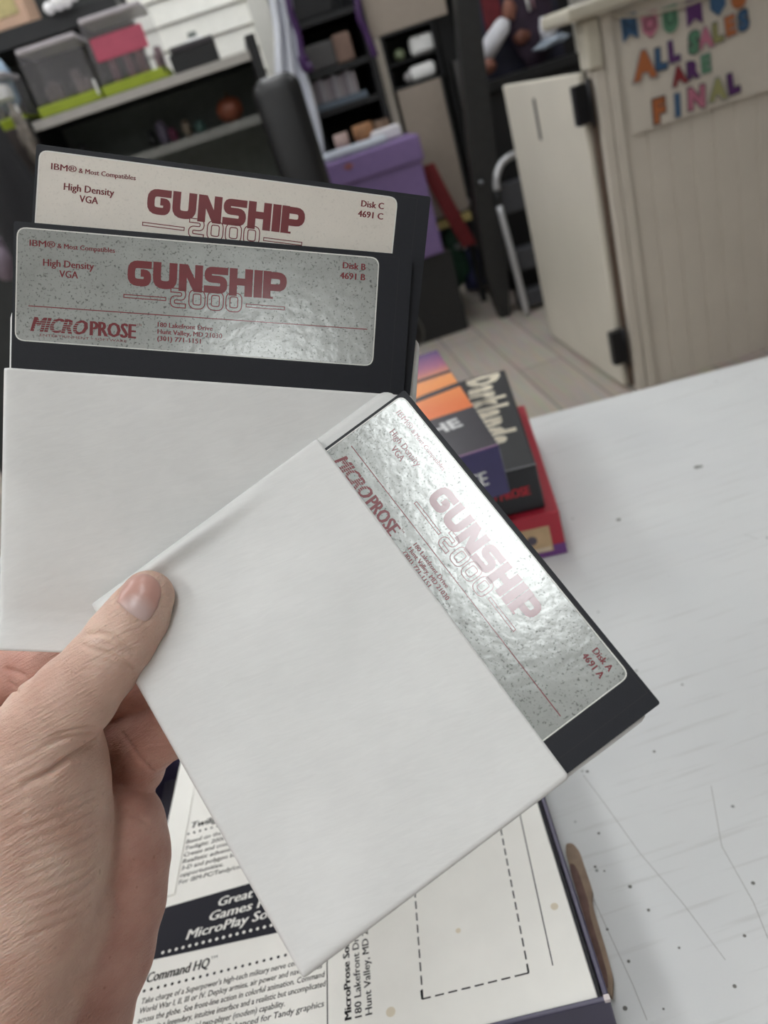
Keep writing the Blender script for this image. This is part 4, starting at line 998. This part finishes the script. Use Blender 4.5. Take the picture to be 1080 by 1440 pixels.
# ---- tall black rack with goods
YR = 4.05
X0, _z = xz(418, 60, YR); X1, _z = xz(545, 60, YR)
rk = empty('black_rack', ((X0 + X1) / 2, YR + .2, 0), 'tall black rack of dark goods behind the purple box', 'rack')
X0 = .27; X1 = .628
for a in (X0, X1 - .03): box('upright', (a, YR, 0), (a + .03, YR + .42, 1.75), BLACK, rk, .002)
box('back_panel', (X0, YR + .42, 0), (X1, YR + .43, 1.9), mat('black_backing', (24, 25, 27), .7), rk, 0)
zs = [xz(480, 90, YR)[1], xz(490, 145, YR)[1], 1.49, .55, .1]
for z in zs: box('shelf', (X0 + .031, YR + .01, z - .025), (X1 - .031, YR + .418, z), BLACK, rk, .002)
def on_rack(name, px, w_, h_, z, m, lb, cat, d=.2, dy=.03):
    X, _ = xz(px, 90, YR); return one(box(name, (X - w_ / 2, YR + dy, z + .001), (X + w_ / 2, YR + dy + d, z + h_), m, None, .012, 3), lb, cat)
za, zb2 = zs[0], zs[1]
on_rack('grey_handbag', 452, .16, .11, za, mat('grey_bag', (74, 72, 72), .6), 'dark grey handbag on the black rack, left of the brown carton', 'handbag')
on_rack('brown_carton', 491, .085, .12, za, mat('brown_card', (122, 98, 86), .6, var=.15), 'brown carton with pinkish top on the black rack', 'carton')
on_rack('white_cup', 432, .05, .15, za, mat('pale_grey_cup', (150, 150, 154), .4), 'pale cup at the left end of the black rack upper shelf', 'cup', .08, .25)
mb = empty('media_tray', (xz(478, 120, YR)[0], YR + .1, zb2), 'row of pale cased goods in a blue grey tray on the black rack', 'tray')
Xm, _ = xz(474, 120, YR)
box('tray', (Xm - .13, YR + .015, zb2 + .001), (Xm + .13, YR + .2, zb2 + .03), mat('blue_grey_tray', (92, 104, 116), .5), mb)
for k in range(10): box('case', (Xm - .12 + .022 * k, YR + .03, zb2 + .031), (Xm - .101 + .022 * k, YR + .18, zb2 + .12 + .006 * (k % 3)), mat('pale_case_%s' % 'abc'[k % 3], [(142, 134, 136), (120, 112, 118), (150, 146, 150)][k % 3], .4), mb, .001)

# ---- purple lidded storage box on a low stand, goods on its lid
YPB = 3.75
XA, ZA_ = xz(421, 238, YPB); XB, ZB_ = xz(584, 194, YPB)
ZL = (ZA_ + ZB_) / 2
VIO = mat('violet_box_card', (126, 104, 152), .5, var=.05)
st_ = one(box('low_stand', (XA, YPB + .03, 0), (XB + .04, YPB + .29, .40), BLACK, None, .004), 'black low stand under the purple storage box', 'stand')
pbx = empty('storage_box', ((XA + XB) / 2, YPB + .2, .401), 'purple lidded storage box with an orange emblem, goods heaped on its lid', 'storage box')
box('body', (XA + .012, YPB + .012, .401), (XB + .006, YPB + .27, ZL - .10), VIO, pbx, .008)
box('lid', (XA, YPB, ZL - .112), (XB + .02, YPB + .285, ZL), VIO, pbx, .012, 3)
em = xz(490, 234, YPB); flat('emblem', [disc(0, 0, 16, 8), place(stroke(rounded([(-22, 0), (0, 14), (22, 0), (0, -14)], 4, True), 5, True), 0, 0)], lambda u, v, h: (em[0] + u / 1000, YPB - h, em[1] + v / 1000), .001, mat('orange_emblem', (160, 98, 96), .5), pbx)
cl_ = xz(432, 262, YPB); box('clasp', (cl_[0] - .02, YPB - .012, cl_[1] - .012), (cl_[0] + .05, YPB, cl_[1] + .006), WHITE, pbx, .005)
goods = [('folded_cloth', (XA + .02, YPB + .02, ZL), (XB - .12, YPB + .12, ZL + .035), mat('pale_blue_cloth', (190, 196, 206), .8), 'pale bluish folded cloth along the front of the purple lid', 'cloth'),
         ('paper_bundle', (XB - .17, YPB + .13, ZL), (XB - .03, YPB + .22, ZL + .055), mat('white_bundle', (214, 212, 214), .7), 'white paper bundle at the right of the purple lid', 'paper bundle')]
for n, a, b, m, lb, c in goods: one(box(n, a, tuple(v + .001 for v in b), m, None, .014, 4, Matrix.Translation((0, 0, .001))), lb, c)
for i, (px, w_, h_, m, lb, c) in enumerate(((478, .07, .09, mat('pinkish_pot', (184, 160, 152), .5), 'pinkish white pot on the purple lid, left of the orange basket', 'pot'), (512, .10, .10, mat('orange_basket', (146, 104, 70), .7, var=.25, bump=.4), 'orange brown basket on the purple lid', 'basket'), (540, .08, .09, mat('brown_basket', (104, 82, 66), .7, var=.25), 'dark brown basket at the right of the orange one on the purple lid', 'basket'))):
    X, _ = xz(px, 190, YPB + .22); r2 = w_ / 2
    one(lathe(n := ('pot' if i == 0 else 'basket'), [(0, 0), (r2 * .75, 0), (r2, h_ * .5), (r2 * .95, h_), (r2 * .8, h_), (r2 * .7, h_ * .3), (0, h_ * .3)], m, None, (X, YPB + .21, ZL + .001)), lb, c)

# ---- beige cabinet with an open black niche of white dishes
YB = 4.1
BEI = mat('beige_panel', (160, 148, 136), .6, var=.04)
bx_a, _ = xz(530, 70, YB); bx_b, _ = xz(655, 200, YB)
zn1 = (xz(540, 52, YB)[1] + xz(610, 32, YB)[1]) / 2; zn0 = (xz(560, 122, YB)[1] + xz(622, 105, YB)[1]) / 2
n0, _ = xz(541, 80, YB); n1, _ = xz(620, 80, YB)
bc = empty('beige_cabinet', ((bx_a + bx_b) / 2, YB + .2, 0), 'beige cabinet with an open black niche of white dishes', 'cabinet')
cb0, cb1 = n0 - .055, n1 + .005
box('lower_door', (n0 + .015, YB, .50), (cb1 - .03, YB + .02, zn0 - .012), BEI, bc, .004)
box('upper_door', (cb0, YB, zn1 + .012), (cb1 + .07, YB + .02, 2.0), BEI, bc, .004)
box('left_stile', (cb0, YB + .001, .50), (n0 - .002, YB + .03, zn1 + .01), mat('beige_stile', (178, 170, 158), .6), bc, .003)
boxes('niche', [((n0, YB + .0, zn0 - .012), (n1, YB + .3, zn0)), ((n0, YB + .0, zn1), (n1, YB + .3, zn1 + .012)), ((n0, YB, zn0), (n0 + .012, YB + .3, zn1)), ((n1 - .012, YB, zn0), (n1, YB + .3, zn1)), ((n0, YB + .3, zn0), (n1, YB + .31, zn1))], BLACK, bc, .001)
zm = (zn0 + zn1) / 2 - .005; box('niche_shelf', (n0 + .013, YB + .02, zm - .008), (n1 - .013, YB + .295, zm), BLACK, bc, .001)
box('carcass', (cb0, YB + .32, .49), (cb1, YB + .45, 2.0), BLACK, bc, 0)
box('yellow_plinth', (n0 + .03, YB - .012, .445), (cb1 - .03, YB + .05, .485), mat('yellow_strip', (190, 172, 110), .5), bc, .004)
boxes('support', [((n0 + .03, YB + .06, 0), (n0 + .06, YB + .09, .445)), ((cb1 - .06, YB + .06, 0), (cb1 - .03, YB + .09, .445))], BLACK, bc, .001)
dish = [(593, 54, zm, .062, .082, 'white rounded dish standing on the upper niche shelf'), (595, 97, zn0, .065, .068, 'white rounded dish standing on the lower niche shelf')]
for px, py, z, rw, hh, lb in dish:
    X, _ = xz(px, py, YB + .03); bm = bmesh.new(); add_box(bm, (X - rw, YB + .03, z + .001), (X + rw, YB + .08, z + .001 + hh), .024, 5); one(link('white_dish', bmesh_out(bm), mat('glazed_white', (246, 246, 244), .2, var=.02), smooth=True), lb, 'dish', 'white dishes in the niche')
for px, z, r_, m, lb in ((562, zm, .026, mat('green_glass', (128, 138, 108), .3), 'greenish round ornament left of the upper white dish'), (606, zn0 + .0, .0, None, ''), (568, zn0, .026, mat('silver_glass', (168, 166, 166), .25), 'silver round ornament left of the lower white dish')):
    if r_:
        X, _ = xz(px, 75, YB + .05); one(blob('round_ornament', (X, YB + .06, z + r_ + .002), (r_, r_, r_), m, None, .04, 2, 3, 2), lb, 'ornament')

# ---- tall black cabinet behind the gate, post, display with a dressed figure
YK = 4.55
one(box('black_locker', (1.02, YK, 0), (1.75, YK + .4, 2.1), mat('matt_black', (27, 27, 29), .6), None, .01), 'tall matt black cabinet behind the step stool', 'cabinet')
gp_ = empty('grey_board', (.97, YB + .15, 0), 'narrow grey board standing between the beige cabinet and the black post', 'board')
Xg, Zg1 = xz(641, 85, YB + .1); Xg2, Zg0 = xz(652, 165, YB + .1)
box('board', (Xg - .015, YB + .1, 0), (Xg + .03, YB + .12, Zg1), mat('grey_laminate', (98, 96, 96), .6), gp_); box('dark_board', (Xg - .05, YB + .13, 0), (Xg + .10, YB + .15, 1.9), BLACK, gp_)
YO = 3.8
pst = empty('black_post', (.92, YO, 0), 'black wooden post standing on the floor left of the step stool', 'post')
bm = bmesh.new()
pp = [(640, -60), (652, 60), (662, 150), (676, 280), (688, 380), (700, 445)]; hw = [.045, .05, .055, .062, .055, .022]
rings = []
for (x, y), h_ in zip(pp, hw):
    p = ony(x + 8, y, YO); zz = max(p[2], 0.001) if (x, y) != pp[-1] else .001
    rings.append([bm.verts.new((p[0] + sx * h_, YO + sy * .04, zz)) for sx, sy in ((-1, -1), (1, -1), (1, 1), (-1, 1))])
for A, B in zip(rings, rings[1:]):
    for k in range(4): bm.faces.new((A[k], A[(k + 1) % 4], B[(k + 1) % 4], B[k]))
bm.faces.new(rings[0]); bm.faces.new(rings[-1][::-1]); link('shaft', bmesh_out(bm), mat('black_wood', (38, 38, 38), .55, var=.15), pst)
kb = ony(676, 257, YO - .045); lathe('knob', [(0, 0), (.012, 0), (.012, .012), (0, .014)], GM, pst, tuple(kb), 16, Matrix.Rotation(math.pi / 2, 4, 'X'))

YT = 4.0
xa, za_ = xz(674, 112, YT); xb, zb_ = xz(806, 80, YT); zf = (za_ + zb_) / 2
ds = one(box('display_plinth', (xa, YT + .02, 0), (xb + .1, YT + .20, zf - .05), mat('black_plinth', (24, 24, 26), .6), None, .006), 'black plinth behind the gate carrying the dark display box', 'plinth')
db = empty('display_box', ((xa + xb) / 2, YT + .15, zf - .049), 'dark open display box with red and navy backing behind the gate', 'display box')
box('base', (xa, YT, zf - .049), (xb + .03, YT + .19, zf - .005), BLACK, db, .004); box('backing', (xa, YT + .175, zf - .004), (xb + .03, YT + .189, zf + .6), mat('navy_backing', (44, 44, 62), .6, var=.3, scale=9), db, .002)
rx0, rz1 = xz(662, 0, YT + .26); rx1, rz0 = xz(694, 52, YT + .26)
box('red_panel', (rx0 + .02, YT + .163, rz0), (rx1 + .03, YT + .174, rz1 + .2), mat('red_backing', (110, 34, 42), .6, var=.2), db, .001)
def XZp(px, py, Y): q = ony(px, py, Y); return tuple(q)
fg = empty('costume_doll', XZp(735, 80, YT + .12), 'doll in dark clothes with white sleeves and tan hands in the display box', 'doll')
SLV = mat('white_sleeve_cloth', (226, 226, 232), .7, var=.03); TAN = mat('tan_doll_skin', (150, 100, 84), .5)
Yd = YT + .085
tube('sleeve', [XZp(682, 82, Yd), XZp(692, 60, Yd), XZp(706, 38, Yd), XZp(710, 28, Yd)], [.034, .043, .040, .026], SLV, fg, 20)
tube('sleeve', [XZp(770, 56, Yd), XZp(771, 40, Yd), XZp(768, 22, Yd)], [.030, .045, .034], SLV, fg, 20)
blob('hand', XZp(716, 14, Yd), (.03, .02, .045), TAN, fg, .25, 3, 3, 2); blob('hand', XZp(686, 93, Yd - .02), (.04, .02, .03), TAN, fg, .3, 3, 3, 4); blob('buckle', XZp(734, 52, Yd), (.04, .02, .03), mat('brown_leather', (110, 66, 52), .5), fg, .25, 3, 3, 6)
blob('coat', XZp(742, 20, Yd + .03), (.11, .035, .22), mat('dark_plum_cloth', (50, 36, 52), .8, var=.4, scale=14), fg, .2, 3, 4, 8)
tube('ribbon', [XZp(738, -12, Yd - .02), XZp(745, 16, Yd - .02)], .006, WHITE, fg); tube('ribbon', [XZp(746, -12, Yd - .02), XZp(751, 12, Yd - .02)], .005, mat('pink_ribbon', (180, 140, 150), .5), fg)
pl_ = empty('crumpled_film', XZp(775, 62, YT + .06), 'crumpled clear film at the right end of the display box', 'plastic film')
blob('film', XZp(779, 56, YT + .07), (.07, .03, .018), mat('bluish_film', (170, 182, 196), .2, var=.1), pl_, .4, 4, 4, 11)
blob('film', XZp(763, 66, YT + .05), (.045, .02, .012), mat('bluish_film', (170, 182, 196), .2), pl_, .4, 4, 4, 13)

# ---- step stool in front of the black cabinet
YQ = 3.66
sq = empty('step_stool', (1.05, YQ + .15, 0), 'folding step stool with silver tube rails and dark grey steps beside the gate', 'step stool')
SIL = mat('silver_tube', (196, 196, 198), .3, .5, var=.03)
def q(px, py, Y): return tuple(ony(px, py, Y))
bt_ = list(q(741, 440, YQ)); bt_[2] = .012
tube('rail', smooth_path([bt_, q(722, 365, YQ + .03), q(702, 290, YQ + .08)], 5), .016, SIL, sq)
tube('rail_handle', smooth_path([q(699, 268, YQ + .085), q(698, 250, YQ + .09), q(704, 232, YQ + .10), q(714, 222, YQ + .11), q(726, 216, YQ + .12)], 5), .017, SIL, sq)
tube('sleeve_joint', [q(702, 291, YQ + .08), q(699, 267, YQ + .085)], .012, BLACK, sq)
b2 = [bt_[0] + .40, bt_[1], .012]; tube('rail', [b2, (b2[0], YQ + .085, .62)], .016, SIL, sq)
SG = mat('dark_grey_step', (70, 71, 76), .5)
for z0, z1, dy in ((.47, .60, .09), (.20, .30, .05), (.02, .10, .03)):
    box('step', (bt_[0] + .0, YQ + dy + .03, z0), (b2[0] - .02, YQ + dy + .13, z1), SG, sq, .006)

# ---- toys and bins on the floor
fl = [((612, 400), 4.45, (.09, .09, .17), (40, 34, 44), 'dark purple toy bundle on the floor below the beige cabinet', 'toy bundle'), ((640, 365), 4.30, (.06, .055, .15), (42, 76, 58), 'green toy on the floor beside the blue one', 'toy'),
      ((668, 380), 4.42, (.08, .07, .13), (56, 60, 104), 'blue toy on the floor left of the black post', 'toy'), ((612, 330), 4.75, (.1, .08, .24), (52, 62, 66), 'dark teal bag leaning behind the toys', 'bag'), ((650, 320), 4.75, (.07, .06, .10), (84, 80, 92), 'grey violet bag behind the green toy', 'bag')]
for i, ((px, py), Y, r_, c, lb, cat) in enumerate(fl):
    p = ony(px, py, Y); one(blob(cat.replace(' ', '_'), (p[0], p[1], max(p[2], r_[2] * .95)), r_, mat('toy_%s' % ['plum', 'green', 'blue', 'teal', 'violet'][i], c, .6, var=.2), None, .3, 3, 4, 20 + i), lb, cat)
p = ony(642, 347, 4.28); one(blob('pale_dome', tuple(p), (.05, .03, .025), mat('pale_toy', (150, 156, 156), .5), None, .2, 3, 3, 31), 'pale rounded dome on top of the green toy', 'toy')
p = ony(655, 285, 4.2); one(blob('silver_ball', tuple(p), (.026, .026, .026), mat('dull_silver', (150, 144, 144), .3), None, .03, 2, 3, 33), 'small silver ball below the yellow strip', 'ball')
rs = [ony(600, 232, 4.0), ony(615, 262, 4.0), ony(635, 300, 4.0), ony(660, 345, 4.0)]
me = []
bm = bmesh.new(); R2 = []
for p in smooth_path(rs, 5): R2.append([bm.verts.new((p[0] + sx * .036, p[1] + sy * .006, p[2])) for sx, sy in ((-1, -1), (1, -1), (1, 1), (-1, 1))])
for A, B in zip(R2, R2[1:]):
    for k in range(4): bm.faces.new((A[k], A[(k + 1) % 4], B[(k + 1) % 4], B[k]))
bm.faces.new(R2[0]); bm.faces.new(R2[-1][::-1]); one(link('red_strap', bmesh_out(bm), mat('red_webbing', (120, 34, 38), .7, var=.1)), 'red strap hanging diagonally right of the purple storage box', 'strap')

on_rack('black_duffel', 452, .26, .16, 1.49, mat('black_nylon', (26, 26, 28), .7), 'black bag on the top shelf of the black rack', 'bag', .3)
